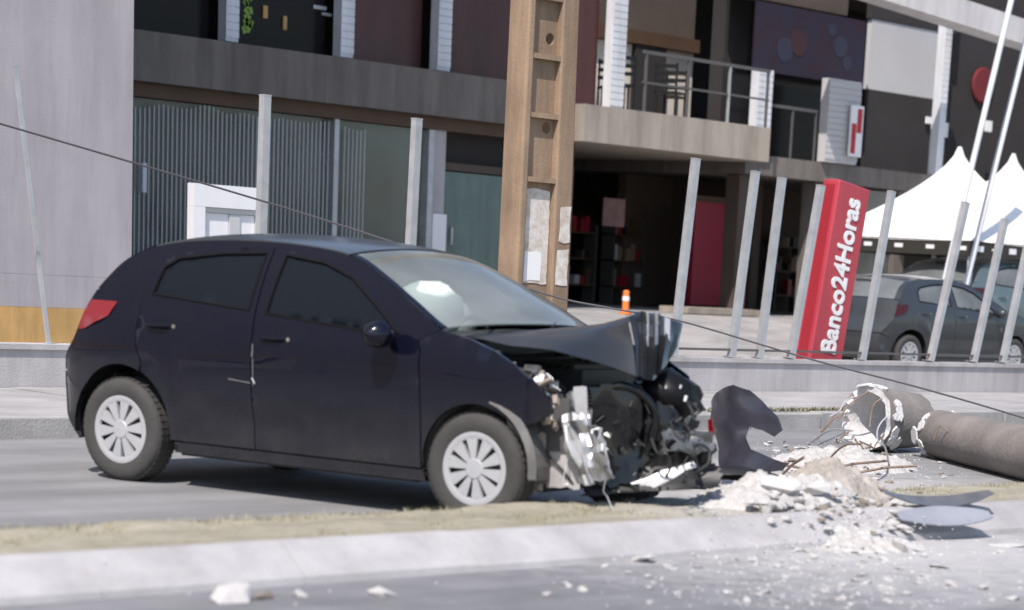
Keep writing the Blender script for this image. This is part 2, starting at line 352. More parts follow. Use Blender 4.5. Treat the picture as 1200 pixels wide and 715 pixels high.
def hnoise(x, y, s, seed=0.0): return noise.noise(Vector((x * s, y * s, seed)))
MEDW = lambda x: 9.02 + 0.07 * hnoise(x, 0, 0.9) + 0.03 * hnoise(x, 3, 3.1)
# median strip: soil body between the painted kerb and the far carriageway
rows = []
xs = [-30 + 2.0 * i for i in range(17)] + [4 + 0.08 * i for i in range(1, 150)] + [16 + 2 * i for i in range(40)]
for x in xs:
    row = [Vector((x, 8.04, -0.02)), Vector((x, 8.05, 0.145))]
    ye = MEDW(x)
    for k in range(1, 14):
        y = 8.05 + (ye - 8.05) * k / 13; e = min(1, (ye - y) / 0.12)
        row.append(Vector((x, y, 0.02 + (0.125 + 0.02 * hnoise(x, y, 3) + 0.012 * hnoise(x, y, 11)) * e)))
    row.append(Vector((x, ye + 0.05, -0.02)))
    rows.append(row)
tag(MB().grid(rows).build('median', M['soil'], smooth=True), kind='structure')
# near kerb: sloping painted kerb stones, each one a piece
kerb = tag(empty('kerb'), kind='structure')
base = None; x = -6.0; i = 0
for i in range(40):
    L = 0.996
    if base is None:
        pr = [(0, -0.27, -0.02), (0, -0.255, 0.03), (0, -0.10, 0.145), (0, -0.07, 0.158), (0, 0.0, 0.158), (0, 0.0, -0.02)]
        base = MB().prism(pr, (L, 0, 0)).build('kerb_stone', M['kerb'], kerb); o = base
        bv = o.modifiers.new('b', 'BEVEL'); bv.width = 0.003; bv.segments = 2
    else:
        o = base.copy(); COL.objects.link(o)
    o.location = (x + rnd.uniform(-.001, .001), 8.06 + rnd.uniform(-.004, .004), rnd.uniform(-.003, .003)); o.rotation_euler = (rnd.uniform(-.006, .006), rnd.uniform(-.002, .002), rnd.uniform(-.003, .003))
    x += 1.0
# far kerb
kerb2 = tag(empty('far_kerb'), kind='structure'); base = None
for i in range(46):
    if base is None:
        base = MB().span(0, 0.985, 0, 0.16, -0.02, 0.15).build('kerb_stone', M['kerb_far'], kerb2); o = base
        bv = o.modifiers.new('b', 'BEVEL'); bv.width = 0.012; bv.segments = 2
    else: o = base.copy(); COL.objects.link(o)
    o.location = (-2 + i, 14.2 + rnd.uniform(-.01, .01), rnd.uniform(-.008, .008)); o.rotation_euler = (0, 0, rnd.uniform(-.006, .006))
# far pavement as big cast slabs with joints
pv = tag(empty('pavement'), kind='structure'); base = None
for i in range(24):
    if base is None:
        base = MB().span(0, 1.985, 0, 2.62, -0.02, 0.145).build('paving_slab', M['pave'], pv); o = base
    else: o = base.copy(); COL.objects.link(o)
    o.location = (-2 + 2 * i, 14.37, rnd.uniform(-.003, .004))
# forecourt: flat parking beside the wall, ramp up to the shop floor
prof = [(17.1, 0.16), (21.3, 0.2), (22.0, 0.26), (25.2, 0.70), (25.7, 0.72), (60, 0.72)]
rows = [[Vector((x, y, z)) for (y, z) in prof] for x in (-40, 5, 15, 20, 25, 30, 40, 120)]
tag(MB().grid(rows).build('forecourt', M['fore']), kind='structure')

# dry grass on the median
gm = MB(); g = random.Random(3)
for k in range(42000):
    x = g.uniform(3.6, 13.6); y = 8.06 + (MEDW(x) + 0.03 - 8.06) * g.random()
    dn = 0.5 + 0.5 * hnoise(x, y, 2.2, 5); edge = (y - 8.06) / 0.95
    if g.random() > 0.30 + 0.6 * dn: continue
    if (x - 9.9) ** 2 + ((y - 8.5) * 1.2) ** 2 < 0.9 and g.random() < 0.85: continue
    h = g.uniform(0.008, 0.024) * (0.7 + 0.7 * dn) * (1.3 if edge > 0.8 else 1.0); a = g.uniform(0, 6.28); lean = g.uniform(0.2, 1.1) * h; wd = g.uniform(0.002, 0.0045)
    b = Vector((x, y, 0.125 if edge < 0.9 else 0.09)); ca, sa = math.cos(a), math.sin(a)
    gm.add([b + Vector((-sa * wd, ca * wd, 0)), b + Vector((sa * wd, -ca * wd, 0)), b + Vector((ca * lean, sa * lean, h + 0.01))], [(0, 1, 2)])
tag(gm.build('dry_grass', M['grass']), 'dry yellowish grass on the median strip', None, None, 'stuff')
# straggling weeds at the far kerb
gm = MB()
for k in range(1500):
    x = g.uniform(15.2, 18.2); y = 14.38 + abs(g.gauss(0, 0.10)); h = g.uniform(0.02, 0.05); a = g.uniform(0, 6.28)
    if hnoise(x, 1, 1.6) < -0.15: continue
    b = Vector((x, y, 0.14)); ca, sa = math.cos(a), math.sin(a)
    gm.add([b + Vector((-sa * .012, ca * .012, 0)), b + Vector((sa * .012, -ca * .012, 0)), b + Vector((ca * h * .7, sa * h * .7, h))], [(0, 1, 2)])
tag(gm.build('weeds', M['weed']), 'straggling weeds along the far kerb', None, None, 'stuff')

# ================================================================== wall and fence
WY = 17.0
bw = tag(empty('boundary_wall', (0, WY, 0)), 'low grey rendered wall along the far pavement under the steel fence posts', 'wall')
MB().span(-5, 42, 0, 0.18, 0.1, 0.455).build('wall_body', M['wallgrey'], bw)
MB().span(-5, 42, -0.025, 0.205, 0.456, 0.50).build('coping', M['wallgrey'], bw)
fence = tag(empty('fence', (0, WY + 0.09, 0.5)), 'row of bare square steel fence posts standing on the low grey wall', 'fence')
def fpost(xb, xt, zt, wd=0.075, ty=0.0, m='steel', label=None):
    b = MB().box((0, 0, (zt - 0.5) / 2 + 0.002), (wd, wd, zt - 0.5)); b.box((0, 0, zt - 0.495), (wd * 1.08, wd * 1.08, 0.012))
    b.box((0, 0, 0.006), (wd * 2.0, wd * 1.7, 0.010))
    o = b.build('post', M[m], fence); o.location = (xb, ty, 0); o.rotation_euler = (0, math.atan2(xt - xb, zt - 0.5), 0)
    if label: o['label'] = label
    return o
fpost(10.42, 10.11, 2.71, 0.03, m='steel', label='thin grey leaning pipe')
for xb, xt, zt in [(12.42, 12.45, 2.69), (14.17, 14.22, 2.64), (17.84, 18.02, 2.57), (18.76, 18.97, 2.51), (19.22, 19.41, 2.47), (19.75, 20.08, 2.45), (21.02, 21.35, 2.47), (22.32, 22.80, 2.46), (23.2, 23.62, 2.30), (23.81, 24.25, 2.46), (25.6, 25.9, 2.46), (27.3, 27.5, 2.46)]:
    fpost(xb * 1.0047 + (.05 if xb < 13 else 0), xt * 1.0047 + (.05 if xb < 13 else 0), zt)
MB().span(17.7, 34, -0.012, 0.012, 0.075, 0.10).build('rail', M['darkpipe'], fence)

# ================================================================== left building
lb = tag(empty('grey_building', (0, 20, 0)), 'tall plain lilac grey building at the left with an ochre band at its foot', 'building')
MB().span(-75, 13.12, 0, 9, 1.002, 27).build('wall', M['lilac'], lb)
MB().span(-75, 13.12, -0.012, 9, 0.16, 0.69).build('plinth', M['ochre'], lb)
MB().span(-75, 13.12, -0.004, 9, 0.692, 1.0).build('wall_base', M['lilac'], lb)
MB().span(-75, 13.14, -0.02, 9.02, 27, 27.25).build('parapet', M['lilac'], lb)

# ================================================================== shop building
BY = 26.0
sb = tag(empty('shop_building', (0, BY, 0)), 'two storey commercial building with dark shop fronts and concrete floor slabs', 'building')
def P(name, x0, x1, y0, y1, z0, z1, m, label=None):
    o = MB().span(x0, x1, y0 - BY, y1 - BY, z0, z1).build(name, M[m], sb)
    if label: o['label'] = label
    return o
P('floor', 13.5, 60, 26.02, 34, 0.60, 0.735, 'pave')
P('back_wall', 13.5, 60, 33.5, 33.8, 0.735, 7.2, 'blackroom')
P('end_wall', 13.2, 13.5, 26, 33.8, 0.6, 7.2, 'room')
P('roof', 13.2, 25.2, 26.05, 33.8, 7.2, 7.5, 'slab_l'); P('roof', 25.2, 60, 29.1, 33.8, 7.2, 7.5, 'slab_l')
# first floor slabs
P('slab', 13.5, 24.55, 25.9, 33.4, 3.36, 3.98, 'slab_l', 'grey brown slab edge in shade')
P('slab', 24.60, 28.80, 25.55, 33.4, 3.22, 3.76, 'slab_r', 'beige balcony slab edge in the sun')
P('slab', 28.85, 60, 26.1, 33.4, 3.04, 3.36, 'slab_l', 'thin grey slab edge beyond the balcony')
P('soffit_beam', 13.5, 24.5, 26.1, 26.4, 3.18, 3.355, 'brown')
# ground floor: ribbed screen panels, door, columns
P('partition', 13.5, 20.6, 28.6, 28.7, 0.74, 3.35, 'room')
P('shop_window', 16.3, 20.35, 26.25, 26.27, 0.74, 3.17, 'shopglass')
P('shop_window', 20.45, 22.05, 26.25, 26.27, 0.74, 3.17, 'shopglass')
sm = MB()
for k in range(66):
    x = 16.32 + k * 0.0705
    if 20.3 < x < 20.5: continue
    sm.span(x, x + 0.012, 0.12, 0.135, 0.74, 3.15 - 0.10 * (hnoise(x, 0, 2) + 0.5))
tag(sm.build('screen_slat', M['screen'], sb), kind='stuff')
P('mullion', 20.36, 20.44, 26.1, 26.3, 0.74, 3.17, 'steel')
P('mullion', 22.06, 22.16, 26.1, 26.3, 0.74, 3.17, 'steel')
P('column', 22.2, 22.42, 26.15, 26.5, 0.74, 3.35, 'wallgrey')
P('notice_board', 22.18, 22.44, 26.10, 26.135, 1.35, 2.0, 'paper', 'pale notice fixed to the column')
dr = P('door', 22.55, 23.75, 26.3, 26.36, 0.74, 2.62, 'greendoor', 'dull green shop door')
MB().box((22.68, 0.27, 1.7), (0.03, 0.05, 0.25)).build('handle', M['steel'], dr)
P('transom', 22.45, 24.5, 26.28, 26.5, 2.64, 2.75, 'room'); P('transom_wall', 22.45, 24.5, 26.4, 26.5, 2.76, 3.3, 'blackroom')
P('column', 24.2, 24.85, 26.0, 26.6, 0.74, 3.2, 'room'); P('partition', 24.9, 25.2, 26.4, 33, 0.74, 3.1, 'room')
P('red_wall', 29.2, 30.6, 27.5, 27.62, 0.84, 2.58, 'redpanel', 'dark red shop front panel'); P('step', 27.3, 29.2, 25.75, 26.4, 0.735, 0.83, 'slab_r')
P('panel_frame', 29.17, 30.63, 27.48, 27.64, 2.585, 2.68, 'brown')
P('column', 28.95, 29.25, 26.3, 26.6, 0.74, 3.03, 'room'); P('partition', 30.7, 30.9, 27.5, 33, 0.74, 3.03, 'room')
for x in (30.9, 33.2, 36.0): P('column', x, x + 0.3, 26.3, 26.6, 0.74, 3.03, 'slab_l')
P('shop_window', 31.25, 33.15, 26.4, 26.42, 0.74, 3.0, 'shopglass')
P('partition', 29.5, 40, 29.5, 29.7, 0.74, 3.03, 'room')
# upper floor left: dark glazing and maroon panels between white louvred piers
P('glazing', 13.5, 18.4, 26.3, 26.34, 3.985, 7.15, 'darkglazing', 'black upper floor glazing'); P('glazing', 18.72, 20.3, 26.3, 26.34, 3.985, 7.15, 'darkglazing')
P('wall_panel', 20.62, 22.0, 26.28, 26.36, 3.985, 7.15, 'maroon'); P('wall_panel', 22.36, 24.6, 26.28, 26.36, 3.985, 7.15, 'maroon')
P('wall_panel', 24.66, 25.5, 26.28, 26.36, 3.77, 7.15, 'maroon')
def louvre(x, wd, z0, z1, y=25.98):
    lm = 'greywhite' if wd > .5 else 'louvre'; o = P('louvred_pier', x, x + wd, y + 0.03, y + 0.2, z0, z1, lm); b = MB(); z = z0 + 0.05
    while z < z1 - 0.05: b.span(x - 0.003, x + wd + 0.003, y - BY + .018, y - BY + 0.028, z, z + 0.088); z += 0.10
    b.build('louvre_blades', M[lm], o)
for x, wd, z0, z1 in [(18.46, .20, 4.0, 7.1), (20.35, .22, 4.0, 7.1), (22.08, .24, 4.0, 7.1), (25.56, .28, 3.78, 7.1), (28.95, .34, 3.38, 4.72), (30.75, .85, 3.37, 4.75), (33.85, .18, 3.37, 7.1)]: louvre(x, wd, z0, z1)
b = MB()
for k in range(18):
    c = Vector((18.72 + rnd.random() * .12, -0.02, 4.15 + rnd.random() * .7)); b.box(c, (0.05, 0.02, 0.09), Matrix.Rotation(rnd.uniform(-.7, .7), 3, 'Y'))
tag(b.build('climbing_plant', M['greenleaf']), 'small green plant beside the white louvred pier upstairs', 'plant').location = (0, BY, 0)
for (px, py, wd, hh) in [(311, 14, .07, .16), (334, 27, .06, .18)]:
    p = atY(px, py, 26.28); P('sticker', p.x - wd / 2, p.x + wd / 2, 26.275, 26.295, p.z - hh / 2, p.z + hh / 2, 'ochre')
for (px, py, wd, hh) in [(375, 9, .22, .05), (383, 17, .16, .04)]:
    p = atY(px, py, 26.28); P('sticker', p.x - wd / 2, p.x + wd / 2, 26.275, 26.295, p.z - hh / 2, p.z + hh / 2, 'steel')
# balcony: back wall, beams, ceiling, side walls
P('balcony_wall', 25.6, 30.4, 28.9, 29.0, 3.77, 5.15, 'beige', 'beige wall at the back of the balcony')
P('beam', 25.6, 30.4, 28.75, 28.88, 5.16, 5.38, 'brown'); P('wall_panel', 25.6, 30.4, 28.9, 29.0, 5.39, 7.1, 'room')
P('partition', 29.35, 29.95, 27.2, 27.5, 3.4, 7.1, 'blackroom')
P('balcony_door', 28.85, 29.6, 28.78, 28.88, 3.77, 5.15, 'blackroom')
P('glazing', 29.35, 32.8, 27.0, 27.04, 3.38, 4.72, 'darkglazing', 'dark glazing under the printed banner')
P('lintel', 28.9, 31.8, 26.6, 26.9, 5.9, 7.1, 'room')
P('white_panel', 32.85, 35.2, 26.9, 27.0, 4.78, 5.98, 'greywhite', 'white panel above the dark upper shop window')
P('glazing', 32.85, 35.0, 26.9, 26.94, 3.38, 4.77, 'blackroom', 'dark upper shop window'); P('lintel', 32.8, 35.3, 26.88, 27.0, 5.99, 7.1, 'blackroom')
fz = lambda x: 6.02 - .066 * (x - 30)
b = MB(); b.prism([(29.3, -1.1, fz(29.3)), (46, -1.1, fz(46)), (46, -1.1, fz(46) + .42), (29.3, -1.1, fz(29.3) + .42)], (0, .5, 0)); b.build('fascia', M['fasciawhite'], sb)['label'] = 'pale sloping roof fascia over the right wing'
P('wall_panel', 35.3, 46, 27.2, 27.3, 3.38, 7.1, 'blackroom')
sg = MB(); c = atY(1152, 100, 27.15); sg.lathe([(0.02, -0.02), (0.30, -0.02), (0.33, 0.0), (0.33, 0.03)], 28, (c.x, c.y - BY, c.z)); sg.build('round_logo', M['logored'], sb)
for px, py, wd, hh in [(1104, 152, .16, .13), (1158, 148, .10, .10), (995, 140, .07, .04), (1088, 141, .08, .06)]:
    p = atY(px, py, 26.85); P('notice', p.x - wd, p.x + wd, 26.83, 26.86, p.z - hh, p.z + hh, 'paper')
# printed banner (dark blue and red) above the upper shop
ban = tag(empty('banner', (0, 26.5, 0)), 'dark blue and red printed banner above the upper shop window', 'banner')
MB().span(29.35, 32.2, 0, 0.05, 4.75, 5.85).build('banner_sheet', M['blue'], ban)
for (cx, cz, r) in [(30.1, 5.15, .2), (31.55, 5.35, .18), (31.75, 5.1, .12), (31.3, 5.6, .1)]: MB().lathe([(0.01, -0.008), (r, -0.008), (r, 0.0)], 20, (cx, 0, cz)).build('print_spot', M['print_pale'], ban)
b = MB(); b.lathe([(0.01, -0.010), (.22, -0.010), (.22, 0.0)], 20, (30.45, 0, 5.3)); b.build('print_spot', M['print_red'], ban)
# red and white poster on the louvred pier
pb = tag(empty('poster', (0, 25.9, 0)), 'red and white poster hung on the wide white pier upstairs', 'poster')
MB().span(31.25, 31.58, 0, 0.03, 3.5, 4.35).build('poster_sheet', M['paper'], pb)
b = MB(); b.span(31.28, 31.4, -0.006, 0, 3.55, 4.05); b.span(31.42, 31.54, -0.006, 0, 3.9, 4.3); b.build('poster_print', M['redprint'], pb)
# balcony railing
rl = tag(empty('balcony_railing', (0, 25.62, 3.762)), 'dark metal railing along the beige balcony', 'railing')
MB().span(25.85, 28.78, -0.02, 0.02, 0.86, 0.91).build('top_rail', M['darkpipe'], rl); MB().span(25.85, 28.78, -0.015, 0.015, 0.42, 0.45).build('middle_rail', M['darkpipe'], rl)
for x in (25.9, 26.85, 27.8, 28.72): MB().span(x, x + 0.035, -0.018, 0.018, 0.0, 0.858).build('baluster', M['steel' if x == 27.8 else 'darkpipe'], rl)
rl2 = tag(empty('shopfront_railing', (0, 26.2, 3.362)), 'dark metal railing in front of the upper shop glazing', 'railing')
MB().span(29.35, 30.7, -0.02, 0.02, 0.80, 0.85).build('top_rail', M['darkpipe'], rl2)
for x in (29.4, 30.05, 30.66): MB().span(x, x + 0.03, -0.015, 0.015, 0.0, 0.798).build('baluster', M['darkpipe'], rl2)
# balcony chairs and tables
def chair():
    r = empty('cafe_chair'); MB().span(-.2, .2, -.2, .2, .43, .46).build('seat', M['trim'], r); bk = MB()
    for k in range(3): bk.span(-.2, .2, .185, .205, .58 + .12 * k, .64 + .12 * k)
    bk.build('backrest', M['trim'], r)
    for sx in (-1, 1):
        for sy in (-1, 1): MB().span(sx * .18 - .015, sx * .18 + .015, sy * .18 - .015, sy * .18 + .015, 0, .9 if sy > 0 else .43).build('leg', M['trim'], r)
    return r
proto = chair(); first = True
for (x, y, a, lab) in [(26.35, 26.6, 2.6, 'black cafe chair nearest the white louvred pier on the balcony'), (26.75, 27.2, -.6, 'black cafe chair turned towards the wall on the balcony'), (27.6, 26.7, 1.9, 'black cafe chair at the middle of the balcony'), (28.25, 27.3, -1.2, 'black cafe chair near the dark doorway at the balcony end')]:
    o = proto if first else copy_tree(proto); first = False
    o.location = (x, y, 3.762); o.rotation_euler = (0, 0, a); tag(o, lab, 'chair', 'chairs on the balcony')
# white framed display inside the ribbed screen
wf = tag(empty('display_stand', (14.09, 20.35, 0.19)), 'bright white kiosk frame with two white panels behind the car roof', 'kiosk')
b = MB(); b.span(0, .90, 0, .12, 1.57, 1.80); b.span(0, .14, 0, .12, 0, 1.568); b.span(.80, .90, 0, .12, 0, 1.568); b.build('frame', M['white'], wf)
MB().span(.15, .46, .05, .1, 0, 1.51).build('panel', M['white'], wf); MB().span(.60, .79, .05, .1, 0, 1.51).build('panel', M['white'], wf)
MB().span(.465, .595, .03, .1, 0, 1.51).build('divider', M['screen'], wf); MB().span(.145, .795, .03, .12, 1.515, 1.565).build('header', M['screen'], wf)
MB().span(17.2, 17.26, -.02, .1, 1.98, 2.35).build('wall_lamp', M['louvre'], sb)
ct = tag(empty('shop_counter', (16.55, 26.7, .74)), 'pale low counter at the left end of the ribbed screen', 'counter')
MB().span(0, 1.3, 0, .5, 0, 1.0).build('counter_body', M['screen'], ct); MB().span(-.03, 1.33, -.03, .53, 1.001, 1.05).build('counter_top', M['steel'], ct)
# things seen dimly inside the open shop
def shelf(x, y, n, lab, seed):
    r = random.Random(seed); s = tag(empty('display_shelf', (x * (y + 1.6) / y, y + 1.6, .74)), lab, 'shelf', 'shop display shelves')
    for k in range(n): MB().span(0, .8, 0, .35, .3 + .45 * k, .33 + .45 * k).build('shelf_board', M['brown'], s)
    for sx in (0, .77): MB().span(sx, sx + .03, .02, .33, 0, .45 * n).build('upright', M['darkpipe'], s)
    for k in range(n):
        xx = .05
        while xx < .68:
            wd = r.uniform(.05, .14); h = r.uniform(.1, .3)
            if r.random() < .65: MB().span(xx, xx + wd, .05, .2, .332 + .45 * k, .332 + .45 * k + h).build('goods', M[r.choice(['greywhite', 'room', 'brown', 'signdark', 'trim', 'concrete'])], s)
            xx += wd + .02
shelf(25.6, 27.6, 3, 'dim shop shelf behind the big concrete pole', 1); shelf(26.55, 27.9, 3, 'dim shop shelf under the faded poster', 2); shelf(27.6, 27.8, 3, 'dim shop shelf in the middle of the open shop', 8); shelf(28.35, 28.3, 4, 'tall dim shop shelf directly left of the red panel', 11); shelf(31.4, 27.5, 3, 'dim shop shelf right of the red panel', 5)
po = tag(MB().span(27.0, 27.5, 27.5, 27.53, 2.05, 2.5).build('wall_poster', mat('pinkish_print', (.25, .14, .13), .7, 0, .6, 6)), 'faded pinkish poster hanging inside the open shop', 'poster')
# orange bollard at the shop entrance
p = atY(733, 362, 25.2)
ob = tag(empty('bollard', (p.x, 25.2, 0.70)), 'small orange bollard at the dark shop entrance', 'bollard')
MB().lathe([(0.001, 0), (.10, 0), (.10, .03), (.055, .04), (.05, .34), (.03, .36), (.001, .36)], 14, axis='Z').build('post', M['orange'], ob, smooth=True)
MB().lathe([(.053, .2), (.056, .2), (.056, .27), (.053, .27)], 14, axis='Z').build('band', M['paper'], ob)

# ================================================================== big concrete power pole
PYY = 15.6
def zY(px, py): return atY(px, py, PYY).z
a0 = atY(598, 320, PYY); a1 = atY(625, 0, PYY); b0 = atY(657, 335, PYY)
pc = tag(empty('utility_pole', ((a0.x + b0.x) / 2, PYY, 0.145)), 'thick weathered brown concrete power pole with recessed web and pasted papers', 'pole')
WB, WT, HT = 0.335, 0.25, 9.0           # half widths at foot and head
def hw(z): return WB + (WT - WB) * z / HT
def flange(x0f, x1f, y0, y1):
    vs = []
    for z in (0, HT):
        k = hw(z); vs += [(x0f * k, y0, z), (x1f * k, y0, z), (x1f * k, y1, z), (x0f * k, y1, z)]
    return MB().add(vs, [(0, 3, 2, 1), (4, 5, 6, 7), (0, 1, 5, 4), (1, 2, 6, 5), (2, 3, 7, 6), (3, 0, 4, 7)])
for (f0, f1, l) in ((-1, -.74, None), (.34, 1, None)):
    o = flange(f0, f1, -0.10, 0.17).build('flange', M['concrete'], pc); bv = o.modifiers.new('b', 'BEVEL'); bv.width = .018; bv.segments = 2
hz = [zY(648, 47) - .145, zY(638, 150) - .145, zY(633, 205) - .3]
hz = [hz[0], hz[1], hz[0] + (hz[0] - hz[1]), hz[0] + 2 * (hz[0] - hz[1]), hz[0] + 3 * (hz[0] - hz[1])]
# web with round holes
outer = [(-.74 * hw(0), 0), (.34 * hw(0), 0), (.34 * hw(HT), HT), (-.74 * hw(HT), HT)]
holes = [arc(.02, z, .052, 0, 360 - 22.5, 15) for z in hz]
V, F, B = tri_region(outer, holes, .3, .4); wm = MB(); n = len(V)
wm.add([(x, -.03, z) for x, z in V] + [(x, .05, z) for x, z in V], F + [tuple(i + n for i in reversed(f)) for f in F] + [(e[0], e[1], e[1] + n, e[0] + n) for e in B])
wm.build('web', M['concrete'], pc)
for py in (68, 137, 212):
    z = zY(640, py) - .145
    MB().span(-.742 * hw(z), .342 * hw(z), -.092, -.028, z - .022, z + .022).build('rib', M['concrete'], pc)
dz = (zY(640, 68) - zY(640, 137))
for k in range(1, 7): z = zY(640, 68) - .145 + dz * k; MB().span(-.742 * hw(z), .342 * hw(z), -.092, -.028, z - .022, z + .022).build('rib', M['concrete'], pc)
# papers pasted low on the pole (flat print)
def paper(x0, x1, z0, z1, y, m, lab):
    rr = random.Random(int(z1 * 100)); out = [(x0, z0), (x1, z0), (x1, z1), (x0, z1)]
    pts = resample(out, .07); pts = [(x + rr.uniform(-.008, .008), z + rr.uniform(-.012, .012)) for x, z in pts]
    V, F, B = tri_region(pts, (), .08, .12); n = len(V)
    o = MB().add([(x, y, z) for x, z in V] + [(x, y + .003, z) for x, z in V], F + [tuple(i + n for i in reversed(f)) for f in F] + [(e[0], e[1], e[1] + n, e[0] + n) for e in B]).build('pasted_paper', M[m], pc); o['label'] = lab
z0 = zY(620, 345) - .145; z1 = zY(630, 222) - .145
paper(-.225, .10, z0 + .1, z1, -.037, 'poster', 'torn pale posters on the recessed web')
paper(-.19, .02, z0 + .12, z0 + .38, -.041, 'paper', 'clean white sheet low on the web')
paper(.17, .30, z0 + .48, z0 + .80, -.106, 'poster', 'torn poster on the right flange'); paper(.15, .29, z0 + .1, z0 + .42, -.106, 'poster', 'lower torn poster on the right flange')

# ================================================================== red bank sign
SY = 18.0
m0 = atY(946, 428, SY); m1 = atY(985, 207, SY); r1 = atY(1022, 210, SY)
SW = r1.x - m1.x; SH = m1.z - 0.17
sgn = tag(empty('sign_totem', (m0.x, SY, 0.17)), 'tall red cash machine sign with white vertical lettering behind the fence', 'sign')
sgn.rotation_euler = (0, math.atan2(m1.x - m0.x, SH) , 0)
o = MB().span(0, SW, 0, 0.26, 0, SH).build('sign_body', M['signred'], sgn); bv = o.modifiers.new('b', 'BEVEL'); bv.width = .02; bv.segments = 3
MB().span(-.004, .0, .06, .20, .15, SH - .06).build('side_groove', M['signdark'], sgn)
MB().span(-.05, SW + .05, -.03, .3, -.02, .05).build('base_plate', M['darkpipe'], sgn)
cu = bpy.data.curves.new('lettering', 'FONT'); cu.body = 'Banco24Horas'; cu.size = 0.40; cu.extrude = 0.006; cu.offset = 0.011; cu.align_x = 'CENTER'; cu.align_y = 'CENTER'
tmp = bpy.data.objects.new('tmp', cu); COL.objects.link(tmp); bpy.context.view_layer.update()
dg = bpy.context.evaluated_depsgraph_get(); tm = bpy.data.meshes.new_from_object(tmp.evaluated_get(dg)); bpy.data.objects.remove(tmp)
lx = [v.co.x for v in tm.vertices]; ln = max(lx) - min(lx); want = SH * 0.76
tm.transform(Matrix.Diagonal((want / ln, 0.95, 1, 1)))
lo = bpy.data.objects.new('lettering', tm); COL.objects.link(lo); tm.materials.clear(); tm.materials.append(M['letter']); lo.parent = sgn
lo.matrix_local = Matrix.Translation((SW * .52, -.0065, SH * .55)) @ Matrix(((0, -1, 0, 0), (0, 0, -1, 0), (1, 0, 0, 0), (0, 0, 0, 1)))

# ================================================================== white tents and tall poles
def tent(cx, cy, label, hs=1.55, ze=2.12, zp=3.55):
    r = tag(empty('tent', (cx, cy, 0.25)), label, 'tent', 'white pyramid tents'); ze -= .25; zp -= .25
    n = 10; b = MB()
    for s in range(4):
        rows = []
        for i in range(n + 1):
            t = i / n; k = (1 - t) ** 1.55 * hs + 0.02; z = ze + (zp - ze) * t; a = [(-k, -k), (k, -k), (k, k), (-k, k)]
            p, q = a[s], a[(s + 1) % 4]; rows.append([Vector((p[0] + (q[0] - p[0]) * j / 6, p[1] + (q[1] - p[1]) * j / 6, z - 0.03 * math.sin(math.pi * j / 6) * (1 - t))) for j in range(7)])
        b.grid(rows)
    b.build('canopy', M['tent'], r, smooth=True, angle=25)
    for (x0, x1, y0, y1) in ((-hs, hs, -hs - .01, -hs + .01), (-hs, hs, hs - .01, hs + .01), (-hs - .01, -hs + .01, -hs + .012, hs - .012), (hs - .01, hs + .01, -hs + .012, hs - .012)):
        MB().span(x0, x1, y0, y1, ze - .24, ze - .005).build('valance', M['valance'], r)
    k = 0; x = -hs + .1
    while x < hs - .3:
        wd = (.18, .24)[k % 2]; hh = (.085, .03)[k % 2]; MB().span(x, x + wd, -hs - .016, -hs - .011, ze - .12 - hh / 2, ze - .12 + hh / 2).build('valance_print', M['letter'], r); x += wd + .22; k += 1
    y = -hs + .1
    while y < hs - .3: MB().span(-hs - .016, -hs - .011, y, y + .16, ze - .15, ze - .09).build('valance_print', M['letter'], r); y += .62
    for sx in (-1, 1):
        for sy in (-1, 1): MB().span(sx * (hs - .06) - .03, sx * (hs - .06) + .03, sy * (hs - .06) - .03, sy * (hs - .06) + .03, -.06, ze - .02).build('leg', M['louvre'], r)
tp = atY(1125, 172, 23.0); tent(tp.x, 23.0, 'white pyramid tent right beside the red sign', zp=tp.z)
tp2 = atY(1188, 180, 25.0); tent(tp2.x, 25.0, 'white pyramid tent at the right edge behind the first tent', zp=tp2.z, ze=2.3)
for (xa, ya, xb, yb, Y, lab) in [(1178, 30, 1140, 190, 21.0, 'tall pale steel pole between the two tent peaks'), (1199, 62, 1165, 200, 21.4, 'tall pale steel pole at the right edge by the second tent')]:
    p, q = atY(xb, yb, Y), atY(xa, ya, Y); d = (p - q).normalized(); f = p + d * ((p.z - .2) / -d.z); t = q - d * (1.2 if xa < 1190 else 1.6)
    pl = tag(empty('metal_pole', f), lab, 'pole', 'tall poles behind the fence')
    MB().tube([Vector((0, 0, 0)), t - f], .045, 10).build('shaft', M['louvre'], pl, smooth=True); MB().box((0, 0, .01), (.2, .2, .02)).build('base_plate', M['steel'], pl)

# ================================================================== cable fallen across the scene
pts = [atY(-60, 128, 16.7), atY(0, 145, 16.7), atY(147, 188, 16.5), atY(345, 247, 16.2), atY(500, 297, 15.7), atY(640, 345, 15.2), atY(720, 362, 14.8), atY(800, 377, 14.4), atY(950, 421, 13.6), atY(1080, 455, 12.9), atY(1200, 490, 12.3), atY(1290, 520, 11.8)]
sp = [Vector(p) for p in catmull([tuple(p) for p in pts], 8)]
tag(MB().tube(sp, .009, 6).build('cable', M['cable'], smooth=True), 'long dark fallen cable sagging across behind the wrecked car', 'cable')

